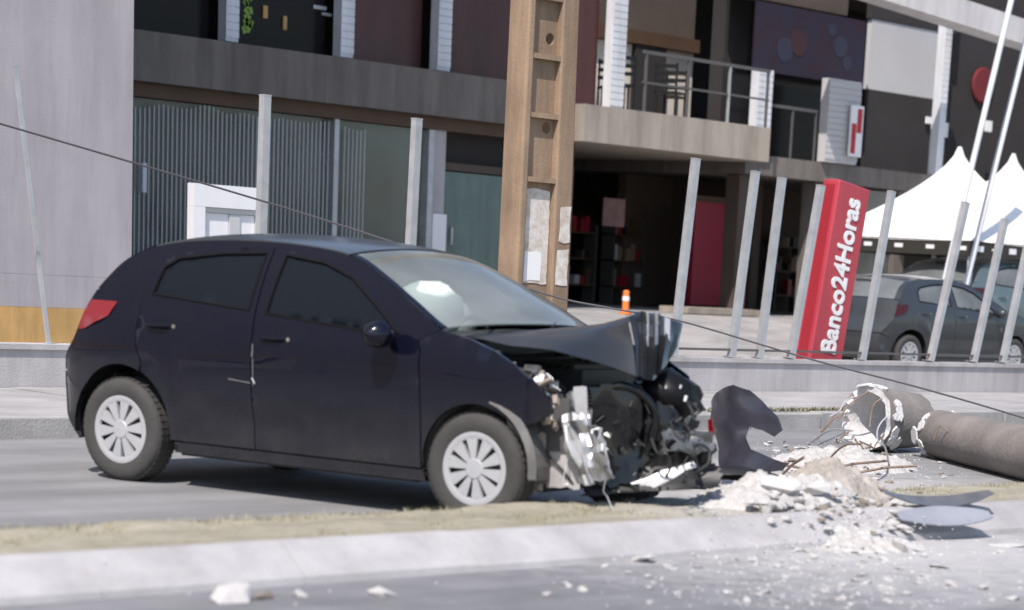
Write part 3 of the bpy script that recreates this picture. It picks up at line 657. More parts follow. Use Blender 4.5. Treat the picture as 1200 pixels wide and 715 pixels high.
# ================================================================== cars
class Curve1:
    def __init__(s, kn): s.p = catmull(kn, 12); s.x = [q[0] for q in s.p]; s.y = [q[1] for q in s.p]
    def __call__(s, x): return float(np.interp(x, s.x, s.y))
Wf = Curve1([(-.70, .60), (-.55, .69), (-.45, .765), (-.2, .815), (.2, .835), (1.0, .842), (2.0, .842), (2.5, .835), (2.85, .80), (3.1, .72), (3.28, .58), (3.4, .45)])
Pf = Curve1([(.1, .90), (.22, .945), (.35, .975), (.5, .985), (.62, .995), (.78, 1.0), (.9, .985), (1.0, .955), (1.1, .92), (1.5, .85)])
def belt(x): return 1.10 - .073 * x
def yside(x, z):
    W = Wf(x); zb = min(belt(x), 1.10)
    if z <= zb: y = W * Pf(z)
    else: d = z - zb; y = W * Pf(zb) - .36 * d - .40 * d * d
    if -.3 < x < 2.9:
        y += .010 * math.exp(-((z - (.905 - .03 * x)) / .022) ** 2)                     # shoulder crease
        y -= .016 * math.exp(-((z - .40) / .075) ** 2) * min(1, max(0, (x - .45) / .2)) * min(1, max(0, (2.15 - x) / .2))
        if .1 < x < .95:                                                                  # sweep ahead of the rear wheel
            xc = .20 + (.87 - z) * .72 + max(0, .55 - z) * .5; y += .024 * math.exp(-((x - xc) / .042) ** 2) * min(1, max(0, (.87 - z) / .1)) * min(1, max(0, (z - .33) / .08))
    return y
SHC = catmull([(-.38, .22), (-.49, .35), (-.54, .48), (-.535, .60), (-.47, .71), (-.385, .81), (-.325, .94), (-.28, 1.035), (-.225, 1.11), (-.10, 1.25), (.02, 1.325), (.14, 1.370), (.4, 1.408), (.8, 1.425), (1.2, 1.412), (1.5, 1.372), (1.74, 1.275), (2.0, 1.145), (2.24, 1.022), (2.43, .985), (2.72, .90), (3.0, .80), (3.16, .70), (3.26, .56), (3.28, .44), (3.24, .30), (3.14, .21)], 10)
def six(p): return min(range(len(SHC)), key=lambda i: math.dist(SHC[i], p))
def shs(a, b): return SHC[six(a):six(b) + 1]
BUL = Curve1([(-.6, 0.13), (-.3, 0.12), (0, .09), (.2, .03), (.6, .0), (1.3, .02), (1.5, .06), (2.0, .10), (2.3, .08), (3.0, .10), (3.3, .17)])
BUZ = Curve1([(-.5, 0.0), (-.3, .01), (0, .04), (.3, .05), (1.2, .05), (1.6, .045), (2.0, .03), (2.4, .035), (3.0, .03), (3.3, 0)])
def top_pt(i, t):
    x, z = SHC[i]; y = yside(x, z); return Vector((x + math.copysign(1, x - .6) * BUL(x) * (1 - t * t), y * t, z + BUZ(x) * (1 - abs(t) ** 2.4)))
def top_surf(name, a, b, m, root, t0=-1, t1=1, n=18, off=0.0):
    i0, i1 = six(a), six(b); rows = []
    for i in range(i0, i1 + 1): rows.append([top_pt(i, t0 + (t1 - t0) * j / n) + Vector((0, 0, off)) for j in range(n + 1)])
    return MB().sheet(rows, -.008).build(name, m, root, smooth=True, angle=50)
def side_panel(name, outer, holes, m, root, sides=(-1, 1), off=0.0, skirt=.022, step=.05, inner=.07, mb=None):
    res = []
    V, F, B = tri_region(outer, holes, step, inner)
    for s in sides:
        b = MB(); n = len(V)
        b.add([(x, s * (yside(x, z) + off), z) for x, z in V], [f if s < 0 else tuple(reversed(f)) for f in F])
        b.add([(x, s * (yside(x, z) + off), z) for x, z in V] + [(x, s * (yside(x, z) + off - skirt), z) for x, z in V], [(e[0], e[1], e[1] + n, e[0] + n) for e in B])
        # keep the skin apart from the skirt so shading stays clean
        me = bpy.data.meshes.new(name); me.from_pydata(b.v, [], b.f); me.validate(); bm = bmesh.new(); bm.from_mesh(me)
        bmesh.ops.delete(bm, geom=[v for v in bm.verts if not v.link_faces], context='VERTS')
        bmesh.ops.recalc_face_normals(bm, faces=bm.faces)
        for f in bm.faces: f.smooth = True
        big = [f for f in bm.faces if len(f.verts) == 3]
        if big and sum(f.normal.y * s for f in big) < 0: bmesh.ops.reverse_faces(bm, faces=big)
        bm.to_mesh(me); bm.free(); me.materials.append(m)
        o = bpy.data.objects.new(name, me); COL.objects.link(o); o.parent = root; res.append(o)
    return res
DT = [(.13, 1.10), (.165, 1.245), (.27, 1.33), (.60, 1.378), (.95, 1.392), (1.05, 1.388), (1.35, 1.357), (1.58, 1.285), (1.82, 1.135), (2.03, .985), (2.10, .955)]
WHEELS = {}
def make_wheel(root, x, y, side, steer=0.0, nsp=10):
    wl = empty('wheel', (x, y, .30)); wl.parent = root; wl.rotation_euler = (0, rnd.uniform(0, 1), steer + (math.pi if side > 0 else 0))
    if 'm' not in WHEELS:
        tp = [(.196, -.080), (.21, -.086), (.24, -.090), (.272, -.087), (.292, -.072), (.30, -.045), (.302, 0), (.30, .045), (.292, .072), (.272, .088), (.235, .092), (.195, .085), (.18, .07)]
        a = MB().lathe(tp, 48)
        for k in range(48):      # tread blocks
            an = 2 * math.pi * k / 48; R = Matrix.Rotation(-an, 3, 'Y')
            for yy in (-.045, 0, .045): a.box(R @ Vector((.3015, yy, 0)), (.004, .036, .030), R)
        T = a.build('tyre', M['tyre'], None, smooth=True, angle=50)
        c = MB(); c.lathe([(.001, -.084), (.012, -.083), (.05, -.083), (.056, -.076), (.056, -.055)], 40); c.lathe([(.160, -.066), (.164, -.078), (.185, -.083), (.200, -.080), (.204, -.06), (.195, -.05)], 40)
        for k in range(nsp):
            a0 = 2 * math.pi * (k - .40) / nsp; a1 = 2 * math.pi * (k + .40) / nsp; a2 = 2 * math.pi * (k - .34) / nsp; a3 = 2 * math.pi * (k + .34) / nsp
            q = [(.054 * math.cos(a0), -.079, .054 * math.sin(a0)), (.166 * math.cos(a2), -.078, .166 * math.sin(a2)), (.166 * math.cos(a3), -.078, .166 * math.sin(a3)), (.054 * math.cos(a1), -.079, .054 * math.sin(a1))]
            c.prism(q, (0, .022, 0))
        Hc = c.build('hubcap', M['hubcap'], None, smooth=True, angle=35)
        R_ = MB().lathe([(.001, -.05), (.18, -.05), (.18, .06), (.001, .06)], 32).build('rim', M['trim'], None)
        WHEELS['m'] = (T.data, Hc.data, R_.data)
        for o in (T, Hc, R_): bpy.data.objects.remove(o)
    for nm, me in zip(('tyre', 'hubcap', 'rim'), WHEELS['m']):
        o = bpy.data.objects.new(nm, me); COL.objects.link(o); o.parent = wl
    return wl

def make_car(root, paint, crashed):
    pm = M[paint]; SG = M['sideglass' if crashed else 'parkedglass']
    RA = .37; FA = .335; FC = (2.5, .31)
    side_panel('side_body', shs((-.505, .60), (2.24, 1.022)) + [(2.115, .96)] + DT[::-1] + [(.12, .80), (.165, .70)] + arc(0, .31, RA, 66, 152), (), pm, root)
    side_panel('rear_bumper_side', shs((-.38, .22), (-.505, .595)) + [(-.333, .492)] + arc(0, .31, RA, 154, 192, 6)[0:] + [(-.38, .222)], (), pm, root)
    rwin = [(.195, 1.093), (.222, 1.243), (.31, 1.302), (.62, 1.346), (.915, 1.362), (.922, 1.042)]
    fwin = [(1.045, 1.032), (1.055, 1.358), (1.34, 1.328), (1.56, 1.258), (1.79, 1.112), (1.975, .982), (1.97, .966)]
    rd = side_panel('rear_door', [(1.0, .272), (.985, .6), (.983, .87), (.967, 1.03), (.949, 1.391)] + DT[:4][::-1] + [(.127, .80), (.172, .705)] + arc(0, .31, RA + .008, 64, -6), [rwin], pm, root)
    fd = side_panel('front_door', [(1.008, .272), (2.15, .272), (2.15, .6), (2.13, .9), (2.105, .952)] + DT[:4:-1] + [(.957, 1.391), (.975, 1.03), (.991, .87), (.993, .6)], [fwin], pm, root)
    for d, wn, hx in ((rd, rwin, (.30, .92)), (fd, fwin, (1.135, .90))):
        for o, s in zip(d, (-1, 1)):
            cx = sum(p[0] for p in wn) / len(wn); cz = sum(p[1] for p in wn) / len(wn)
            big = [(cx + (x - cx) * 1.02, cz + (z - cz) * 1.04) for x, z in wn]
            g_ = side_panel('window', big, (), SG, o, (s,), -.012, .004)[0]
            # window seal, a dark bead round the pane
            rp = resample(wn, .05); MB().tube([(x, s * (yside(x, z) - .003), z) for x, z in rp + rp[:1]], .0095, 5, False).build('window_seal', M['seal'], o)
            yy = yside(*hx) + .012
            hb = MB(); hb.tube([(hx[0] - .085, s * (yy - .02), hx[1] - .004), (hx[0] - .07, s * (yy + .012), hx[1]), (hx[0] + .05, s * (yy + .016), hx[1] + .002), (hx[0] + .085, s * (yy - .02), hx[1])], [.008, .013, .013, .01], 8); hb.build('handle', pm, o, smooth=True)
            MB().lathe([(.001, -.004), (.012, -.004), (.013, .004)], 12, (hx[0] + .105, s * (yside(*hx) + .0), hx[1])).build('lock', M['chrome'], o)
    side_panel('sill', [(.40, .262), (.39, .20), (2.17, .20), (2.155, .262)], (), M['paint' if crashed else paint], root, off=-.004, skirt=.06)
    tl = side_panel('tail_light', [(-.355, .86), (-.325, .955), (-.28, 1.035), (-.06, 1.035), (-.11, .95), (-.30, .865)], (), M['taillight' if crashed else 'oldlens'], root, off=.008, skirt=.03)
    if crashed:
        side_panel('front_fender', [(2.163, .272), (2.158, .6), (2.138, .9), (2.115, .957), (2.24, 1.018), (2.43, .982), (2.60, .93), (2.72, .872), (2.86, .775), (2.945, .70), (2.95, .63), (2.885, .585)] + [(2.83, .565), (2.79, .515)] + arc(*FC, FA, 38, 172)[0:] + [(2.168, .30)], (), pm, root, sides=(-1,))
        side_panel('front_fender', [(2.163, .272), (2.158, .6), (2.138, .9), (2.115, .957), (2.24, 1.018), (2.43, .982), (2.72, .90), (2.9, .80), (2.9, .55)] + arc(*FC, FA, 30, 172) + [(2.168, .30)], (), pm, root, sides=(1,))
    else:
        side_panel('front_fender', [(2.163, .272), (2.158, .6), (2.138, .9), (2.115, .957)] + shs((2.24, 1.022), (3.0, .80)) + [(2.98, .62)] + [(2.86, .50)] + arc(*FC, FA, 30, 178), (), pm, root)
        side_panel('front_bumper_side', shs((3.0, .80), (3.14, .21)) + [(2.84, .22)] + arc(*FC, FA, -12, 29, 5) + [(2.97, .61)], (), pm, root)
        top_surf('hood', (2.24, 1.022), (3.0, .80), pm, root); top_surf('front_bumper', (3.0, .80), (3.14, .21), pm, root)
        side_panel('headlight', [(2.80, .78), (3.02, .765), (3.14, .68), (3.10, .62), (2.93, .66)], (), M['lens'], root, off=.008)
        MB().box((3.42, 0, .52), (.05, .8, .12)).build('grille', M['trim'], root); MB().box((3.45, 0, .40), (.02, .42, .10)).build('number_plate', M['paper'], root)
    # inner shell, arches, floor
    for s in (-1, 1):
        side_panel('inner_shell', [(-.40, .30), (-.40, .75), (-.26, 1.0), (2.05, .94), (2.10, .5), (2.10, .28), (.42, .28)] + arc(0, .31, .40, 0, 165, 10), (), M['trim'], root, (s,), -.035, .01)
        for cx, r in ((0, .375), (2.5, .345)):
            pr = arc(cx, .31, r, -8, 188, 16); rows = [[Vector((x, s * yy, z)) for x, z in pr] for yy in (min(.80, yside(cx, .5) - .02), .48)]
            b = MB().grid(rows); b.add([Vector((x, s * .48, z)) for x, z in pr], [tuple(range(len(pr)))]); b.build('arch_liner', M['dusttrim' if crashed else 'trim'] if cx else M['trim'], root)
    b = MB(); b.span(-.38, 2.75, -.5, .5, .18, .40); b.span(.42, 2.08, -.76, .76, .185, .36); b.build('underbody', M['trim'], root)
    b = MB(); b.tube([(.35, .25, .2), (0, .30, .19), (-.45, .32, .22)], .05, 10); b.build('exhaust', M['darkpipe'], root)
    # roof, glass, tail
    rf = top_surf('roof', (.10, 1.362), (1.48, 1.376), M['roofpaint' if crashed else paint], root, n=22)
    top_surf('rear_window', (-.245, 1.11), (.10, 1.356), SG, root, -.9, .9); top_surf('rear_window_frame', (-.245, 1.11), (.10, 1.356), pm, root, -1, -.9, 3); top_surf('rear_window_frame', (-.245, 1.11), (.10, 1.356), pm, root, .9, 1, 3)
    top_surf('tailgate', (-.505, .60), (-.25, 1.10), pm, root); top_surf('rear_bumper', (-.38, .22), (-.505, .595), pm, root)
    top_surf('windscreen', (1.49, 1.374), (2.24, 1.022), M['windscreen'], root, -.95, .95)
    for a, b_ in ((-1, -.95), (.95, 1)): top_surf('screen_pillar', (1.49, 1.374), (2.24, 1.022), pm, root, a, b_, 2, .002)
    # cabin
    b = MB(); b.span(-.25, 2.1, -.68, .68, .40, .46); b.span(-.28, -.22, -.62, .62, .46, .95); b.build('cabin_floor', M['cloth'], root)
    def seat(x, y, wd):
        o = empty('seat', (x, y, .46)); o.parent = root
        MB().sheet([[Vector((xx, -wd / 2 + wd * j / 6, .16 - .05 * math.sin(math.pi * j / 6) + .03 * math.sin(xx * 5))) for j in range(7)] for xx in (-.22, -.1, 0, .12, .25)], .14).build('cushion', M['cloth'], o, smooth=True)
        MB().sheet([[Vector((-.2 - .22 * k / 5 - .03 * math.sin(math.pi * j / 6), -wd / 2 * (1 - .03 * k) + wd * (1 - .03 * k) * j / 6, .14 + .60 * k / 5)) for j in range(7)] for k in range(6)], -.1).build('backrest', M['cloth'], o, smooth=True)
        MB().box((-.44, 0, .84), (.09, .26, .16)).build('headrest', M['cloth'], o)
    seat(1.25, -.36, .5); seat(1.25, .36, .5); seat(.35, 0, 1.2)
    rows = [[Vector((x, y, z + .03 * math.cos(y * 2.2))) for y in np.linspace(-.66, .66, 13)] for x, z in ((1.72, .70), (1.74, .88), (1.82, .93), (2.0, .945), (2.2, .965), (2.27, .955))]
    MB().sheet(rows, -.03).build('dashboard', M['dash'], root, smooth=True)
    b = MB(); c = Vector((1.58, .36, .90)); rot = Matrix.Rotation(rad(-65), 3, 'Y')
    b.tube([c + rot @ Vector((.18 * math.cos(k * math.pi / 12), .18 * math.sin(k * math.pi / 12), 0)) for k in range(25)], .014, 8, False); b.tube([c, c + Vector((.25, 0, -.10))], .03, 8); b.build('steering_wheel', M['trim'], root, smooth=True)
    # mirrors
    for s in (-1, 1):
        b = MB(); rows = []
        for k in range(9):
            u = k / 8; r_ = math.sin(math.pi * min(.999, max(.02, u))) ** .5
            rows.append([Vector((1.93 + .075 * r_ * math.cos(a) + (.02 if math.cos(a) > 0 else 0) * r_, s * (.845 + .20 * u), .985 + .075 * r_ * math.sin(a) - .01)) for a in np.linspace(0, 2 * math.pi, 17)])
        b.grid(rows); b.tube([(1.95, s * .80, .955), (1.93, s * .87, .965)], .025, 8)
        mo = b.build('door_mirror', M[paint], root, smooth=True)
    # wheels
    for x, y, s in ((0, -.735, -1), (0, .735, 1), (2.5, -.735, -1), (2.5, .735, 1)): make_wheel(root, x, y, s, steer=(.05 if crashed and x > 1 else 0))
    b = MB(); b.tube([(2.30, -.45, 1.035), (2.12, -.1, 1.125), (2.11, .15, 1.135)], .009, 5); b.tube([(2.34, .15, 1.05), (2.18, .5, 1.09)], .009, 5); b.build('wiper', M['trim'], root)

CX, CY, CT = 8.382, 11.872, -1.3239
car = tag(empty('crashed_car', (CX, CY, 0.0), CT), 'black five door hatchback with its front end smashed and bonnet buckled', 'car')
make_car(car, 'paint', True)
cc, cs_ = math.cos(CT), math.sin(CT)
def car_at(px, py, yl):
    d = ray(px, py); n = Vector((-cs_, cc, 0)); o = Vector((CX, CY, 0)); t = ((o - CAMP).dot(n) + yl) / d.dot(n); p = CAMP + d * t - o
    return Vector((p.x * cc + p.y * cs_, yl, p.z))
def car_atx(px, py, xl):
    d = ray(px, py); n = Vector((cc, cs_, 0)); o = Vector((CX, CY, 0)); t = ((o - CAMP).dot(n) + xl) / d.dot(n); p = CAMP + d * t - o
    return Vector((xl, -p.x * cs_ + p.y * cc, p.z))
def lerp(a, b, t): return a + (b - a) * t

# ---- buckled bonnet: rows run from the right edge to the left edge, columns from cowl to broken nose
right = [Vector((2.335, -.68, .992)), Vector((2.57, -.62, .962)), Vector((2.80, -.55, .948)), Vector((3.02, -.45, .90)), Vector((3.21, -.36, .84))]
mid2 = [Vector((2.35, .10, 1.035)), Vector((2.57, .05, 1.062)), Vector((2.76, .0, 1.09)), Vector((2.90, -.06, 1.118)), Vector((3.016, -.13, 1.144))]
mid = [lerp(p, q, .5) + Vector((0, 0, .010)) for p, q in zip(right, mid2)]
left = [Vector((2.28, .66, 1.03)), Vector((2.48, .60, 1.06)), Vector((2.66, .52, 1.11)), Vector((2.82, .42, 1.15)), Vector((2.96, .30, 1.165))]
R_ = []
for row in (right, mid, mid2, left): R_.append([Vector(p) for p in catmull([tuple(q) for q in row], 5)])
cols = list(zip(*R_)); P_ = []
for c in cols: P_.append([Vector(p) for p in catmull([tuple(q) for q in c], 6)])
for i, row in enumerate(P_):
    for j, p in enumerate(row): p.z += .006 * noise.noise(p * 6) + .003 * noise.noise(p * 17)
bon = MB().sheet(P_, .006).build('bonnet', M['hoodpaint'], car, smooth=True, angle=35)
# folded down nose of the bonnet: sharp vertical creases between crest line and torn lower edge
crest = [car_at(738, 371, -.13), car_at(745, 366, -.06), car_at(752, 364, .05), car_at(760, 368, -.02), car_at(767, 366, .10), car_at(774, 370, .06), car_at(781, 373, .17), car_at(789, 375, .20), car_at(800, 379, .30)]
lower = [car_at(746, 441, -.36), car_at(749, 440, -.30), car_at(754, 444, -.33), car_at(759, 445, -.24), car_at(765, 446, -.30), car_at(770, 440, -.16), car_at(775, 434, -.22), car_at(783, 424, -.02), car_at(793, 405, .12)]
midl = [car_at(745, 405, -.21), car_at(750, 402, -.12), car_at(755, 405, -.16), car_at(761, 408, -.06), car_at(768, 404, -.10), car_at(773, 404, .02), car_at(780, 402, -.02), car_at(789, 398, .12), car_at(798, 390, .24)]
P_ = []
for k in range(7):
    t = k / 6; P_.append([(lerp(crest[j], midl[j], t * 2) if t < .5 else lerp(midl[j], lower[j], t * 2 - 1)) for j in range(9)])
P2 = [[(row[j // 2] if j % 2 == 0 else lerp(row[j // 2], row[j // 2 + 1], .5) + Vector((.008, 0, 0))) for j in range(17)] for row in P_]
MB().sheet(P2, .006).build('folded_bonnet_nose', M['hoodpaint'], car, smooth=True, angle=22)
for j0, w_, mm in ((5, 1, 'silverpl'), (11, 2, 'silverpl'), (8, 1, 'alu')):          # pale strips painting sky and sun glints along the sharp creases
    n_ = Vector((.35, -.94, .1)); MB().sheet([[lerp(P2[i][j0], P2[i][j0 + w_], v) + n_ * .007 for v in (.1, .5, .9)] for i in range(0, 6 if w_ == 2 else 4)], .003).build('crease_glint', M[mm], car, smooth=True)
# bonnet frame glimpsed below the fold
P_ = [[Vector((x, y, z + .02 * noise.noise(Vector((x * 9, y * 9, 2))))) for y in np.linspace(-.42, .40, 9)] for x, z in ((2.3, .90), (2.5, .90), (2.7, .91), (2.82, .92))]
MB().sheet(P_, .012).build('bonnet_frame', M['trim'], car)

# ---- engine bay and torn front end
b = MB(); b.span(2.14, 2.2, -.68, .68, .36, .95); b.build('bulkhead', M['trim'], car)
er = random.Random(21)
b = MB(); b.span(2.35, 2.85, -.28, .30, .35, .76); b.span(2.40, 2.80, -.24, .24, .76, .84)
for k in range(6): b.span(2.42 + .06 * k, 2.45 + .06 * k, -.25, .25, .84, .865)
b.build('engine', M['trim'], car)
b = MB(); b.span(2.45, 2.72, .3, .5, .62, .84); b.build('battery', M['gloss'], car)
b = MB(); b.span(2.25, 2.95, -.60, -.52, .42, .70); b.build('chassis_rail', M['darkpipe'], car)
b = MB(); b.span(2.25, 3.05, .52, .60, .40, .60); b.build('chassis_rail', M['darkpipe'], car)
# radiator pack, tilted, with fins and fan ring
rad_ = empty('radiator', (3.03, -.02, .33)); rad_.parent = car; rad_.rotation_euler = (.06, -.16, -.20)
MB().span(-.03, .0, -.36, .36, 0, .46).build('radiator_core', M['gloss'], rad_)
b = MB()
for k in range(22): b.span(.002, .012, -.35, .35, .02 + .02 * k, .026 + .02 * k)
tag(b.build('radiator_fin', M['darkpipe'], rad_), kind='stuff')
b = MB(); b.tube([Vector((.03, .12 + .19 * math.cos(a), .23 + .19 * math.sin(a))) for a in np.linspace(0, 2 * math.pi, 33)], .018, 8, False)
for k in range(7):
    a = k * .898; b.box((.03, .12 + .09 * math.cos(a), .23 + .09 * math.sin(a)), (.012, .16, .05), Matrix.Rotation(a, 3, 'X'))
b.build('fan', M['gloss'], rad_, smooth=True)
def crumple(name, quad, m, nu=9, nv=9, amp=.03, fr=9, th=.004, seed=0, smooth=True, ang=25):
    a, b_, c, d = [Vector(q) for q in quad]; nn = (b_ - a).cross(d - a).normalized(); rows = []
    for i in range(nu):
        u = i / (nu - 1); row = []
        for j in range(nv):
            v = j / (nv - 1); p = lerp(lerp(a, b_, u), lerp(d, c, u), v)
            k = noise.noise(p * fr + Vector((seed * 3.1, 0, 0))); k = math.copysign(abs(k) ** .7, k)
            q = p + nn * amp * k
            if i in (0, nu - 1) or j in (0, nv - 1): q = q + (b_ - a) * er.uniform(-.04, .04) + (d - a) * er.uniform(-.04, .04)
            row.append(q)
        rows.append(row)
    return MB().sheet(rows, th).build(name, m, car, smooth=smooth, angle=ang)
Q = lambda pts, y: [car_at(px, py, (y if not isinstance(y, (list, tuple)) else y[i])) for i, (px, py) in enumerate(pts)]
# torn plastic bumper skin and dark plastics
crumple('bumper_remnant', Q([(692, 452), (752, 450), (748, 572), (696, 568)], [-.42, -.25, -.25, -.42]), M['gloss'], amp=.035, fr=5, seed=1)
crumple('grille_remnant', Q([(742, 445), (800, 490), (796, 562), (735, 565)], [-.2, -.05, -.1, -.2]), M['gloss'], amp=.04, fr=5, seed=2)
crumple('lower_grille', Q([(690, 550), (838, 545), (846, 570), (684, 582)], [-.40, .1, .0, -.45]), M['trim'], amp=.04, seed=3)
crumple('torn_shield', Q([(745, 498), (840, 520), (830, 556), (735, 560)], [-.1, .1, .1, -.1]), M['trim'], amp=.05, seed=8)
# silver crushed side rail with wavy folds
crumple('crushed_panel', Q([(654, 488), (690, 482), (718, 560), (680, 566)], -.62), M['alu'], 16, 11, .055, 15, seed=4)
crumple('crushed_panel', Q([(682, 494), (704, 500), (716, 556), (694, 566)], -.56), M['silverpl'], 14, 7, .05, 18, seed=31)
crumple('crushed_panel', Q([(660, 500), (672, 498), (696, 566), (684, 568)], -.66), M['silverpl'], 14, 5, .05, 18, seed=32)
crumple('crushed_panel', Q([(664, 462), (680, 456), (692, 505), (668, 512)], -.56), M['alu'], 9, 7, .03, 18, seed=5)
crumple('bent_bracket', Q([(672, 454), (688, 453), (690, 489), (676, 490)], -.60), M['silverpl'], 5, 5, .008, 9, seed=6)
crumple('ground_standin_panel', Q([(640, 512), (676, 510), (680, 572), (640, 572)], -.58), M['inner'], 6, 6, .012, 7, seed=7)  # added pale panel standing in for ground seen through the gap
for k, (pt, y) in enumerate([((575, 415), -.62), ((592, 428), -.62), ((600, 436), -.6), ((612, 438), -.6), ((622, 433), -.58)]):
    c = car_at(*pt, y); q = [c + Vector((er.uniform(-.06, .06), er.uniform(-.04, .04), er.uniform(-.035, .035))) for _ in range(4)]; q = [c + Vector((-.05, 0, -.02)), c + Vector((.04, .02, -.035)), c + Vector((.06, .01, .02)), c + Vector((-.03, -.01, .025))]
    crumple('torn_bracket', q, M['alu' if k % 2 == 0 else 'dusttrim'], 5, 5, .02, 20, seed=20 + k)
# smashed right headlamp: bowl, bezel, shards
hl = empty('headlight', car_at(640, 462, -.62)); hl.parent = car; hl.rotation_euler = (.1, .35, -.25)
b = MB(); rows = []
for k in range(6): r_ = .02 + .075 * math.sin(k / 5 * 1.5); rows.append([Vector((-.10 + .13 * k / 5, r_ * 1.2 * math.cos(a), r_ * math.sin(a))) for a in np.linspace(0, 2 * math.pi, 17)])
b.grid(rows); b.build('reflector', M['chrome'], hl, smooth=True)
b = MB()
for k in range(14):
    c = Vector((er.uniform(-.12, .12), er.uniform(-.12, .06), er.uniform(-.10, .10))); R = Matrix.Rotation(er.uniform(0, 3), 3, 'X') @ Matrix.Rotation(er.uniform(0, 3), 3, 'Z'); b.box(c, (er.uniform(.03, .09), er.uniform(.01, .05), .004), R)
tag(b.build('lens_shard', M['lens'], hl), kind='stuff')
b = MB()
for k in range(16):
    c = Vector((er.uniform(-.16, .14), er.uniform(-.10, .1), er.uniform(-.14, .10))); R = Matrix.Rotation(er.uniform(0, 3), 3, 'X') @ Matrix.Rotation(er.uniform(0, 3), 3, 'Y'); b.box(c, (er.uniform(.03, .10), er.uniform(.02, .06), er.uniform(.008, .03)), R)
tag(b.build('housing_fragment', M['rubble2'], hl), kind='stuff')
# glossy round housing and bumper beam at the far side of the nose
b = MB(); c = car_at(786, 466, .05); rows = []
for k in range(11):
    ph = math.pi * k / 10; rows.append([c + Vector((.175 * math.sin(ph) * math.cos(a) * (1 + .30 * noise.noise(Vector((2.5 * math.cos(a), 2.5 * math.sin(a), 3 * ph)))), .20 * math.sin(ph) * math.sin(a), .135 * math.cos(ph) - .03 * math.sin(a))) for a in np.linspace(0, 2 * math.pi, 25)])
b.grid(rows); b.build('lamp_housing', M['blackplastic'], car, smooth=True)
b = MB(); c = car_at(797, 455, -.10)
for dx, dz_, s in ((.02, .01, .008), (.055, -.05, .014), (-.07, .0, .006)): b.box(c + Vector((dx, -.03, dz_)), (s, .01, s * 2.2), Matrix.Rotation(.2, 3, 'Y'))
tag(b.build('housing_glint', M['lens'], car), kind='stuff')  # pale slips painted as glints on the round housing
crumple('bumper_beam', Q([(776, 503), (838, 506), (836, 530), (778, 527)], [-.12, .02, .02, -.12]), M['darkalu'], 10, 6, .02, 14, th=.05, seed=11)
b = MB()
for k in range(5): p = car_at(784 + 11 * k, 515 + k, -.14 + .03 * k); b.box(p, (.03, .03, .07))
b.build('beam_rib', M['darkpipe'], car)
crumple('red_fragment', Q([(829, 492), (835, 490), (838, 510), (831, 516)], .06), M['taillight'], 4, 6, .02, 15, seed=12)
crumple('trim_strip', Q([(738, 566), (768, 570), (818, 545), (812, 540)], [-.40, -.36, -.18, -.18]), M['silverpl'], 10, 5, .018, 12, seed=13)
# front wheel arch plastic hanging behind the wheel
crumple('torn_liner', Q([(592, 488), (612, 492), (640, 566), (618, 580)], [-.80, -.80, -.62, -.66]), M['dusttrim'], 9, 6, .015, 8, seed=14)
crumple('torn_liner', Q([(612, 510), (640, 506), (637, 575), (610, 580)], [-.66, -.62, -.62, -.66]), M['rubble2'], 7, 6, .015, 8, seed=15)
P_ = []
for k in range(9):
    t = k / 8; a = rad(75 - 80 * t); c = Vector((2.5 + .36 * math.cos(a), -.835, .31 + .36 * math.sin(a))); P_.append([c + Vector((0, 0, 0)), c + Vector((.035 * math.cos(a), .03, .035 * math.sin(a)))])
MB().sheet(P_, .006).build('arch_lip', M['dusttrim'], car, smooth=True)
# wires, hoses and small torn pieces in the bay
wb = MB()
for k in range(22):
    y = er.uniform(-.6, .0); p = car_at(er.uniform(650, 815), er.uniform(470, 545), y); pts_ = [p]
    for q in range(5): p = p + Vector((er.uniform(-.06, .06), er.uniform(-.05, .05), er.uniform(-.08, .05))); pts_.append(p)
    wb.tube(catmull([tuple(q) for q in pts_], 4), er.choice([.004, .005, .008]), 5)
tag(wb.build('wire', M['trim'], car, smooth=True), kind='stuff')
wb = MB()
for k in range(6):
    y = er.uniform(-.66, -.55); p = car_at(er.uniform(655, 710), er.uniform(490, 555), y); pts_ = [p]
    for q in range(4): p = p + Vector((er.uniform(-.02, .05), er.uniform(-.03, .03), er.uniform(-.09, .02))); pts_.append(p)
    wb.tube(catmull([tuple(q) for q in pts_], 4), .0035, 5)
tag(wb.build('wire', M['steel'], car, smooth=True), 'pale wires', None, None, 'stuff')
for mname, cnt, nm in (('trim', 22, 'torn_plastic'), ('darkalu', 16, 'metal_scrap'), ('gloss', 16, 'plastic_chip'), ('lens', 6, 'glass_chip')):
    wb = MB()
    for k in range(cnt):
        px, py = er.uniform(650, 815), er.uniform(470, 560)
        if px < 690 and mname in ('trim', 'gloss') and er.random() < .5: continue
        c = car_at(px, py, er.uniform(-.55, -.05)); s = er.uniform(.012, .05) * (.6 if mname in ('darkalu', 'lens') else 1.0)
        R = Matrix.Rotation(er.uniform(0, 3), 3, 'X') @ Matrix.Rotation(er.uniform(0, 3), 3, 'Y') @ Matrix.Rotation(er.uniform(0, 3), 3, 'Z')
        wb.prism([c + R @ Vector(v) * s for v in ((-1, -.5, 0), (.6, -.8, 0), (1.1, .2, .1), (.1, .7, .15), (-.8, .4, 0))], R @ Vector((0, 0, .006)))
    tag(wb.build(nm, M[mname], car), kind='stuff')
hs = MB(); hs.tube(catmull([tuple(car_at(px, py, y)) for px, py, y in ((625, 505, -.62), (640, 530, -.62), (660, 552, -.6), (672, 568, -.58))], 5), .006, 6); hs.build('hanging_cable', M['trim'], car, smooth=True)
hs = MB(); hs.tube(catmull([tuple(car_at(px, py, y)) for px, py, y in ((705, 460, -.35), (728, 452, -.32), (752, 462, -.25), (768, 485, -.2), (762, 520, -.2))], 6), .024, 10); hs.build('hose', M['gloss'], car, smooth=True)
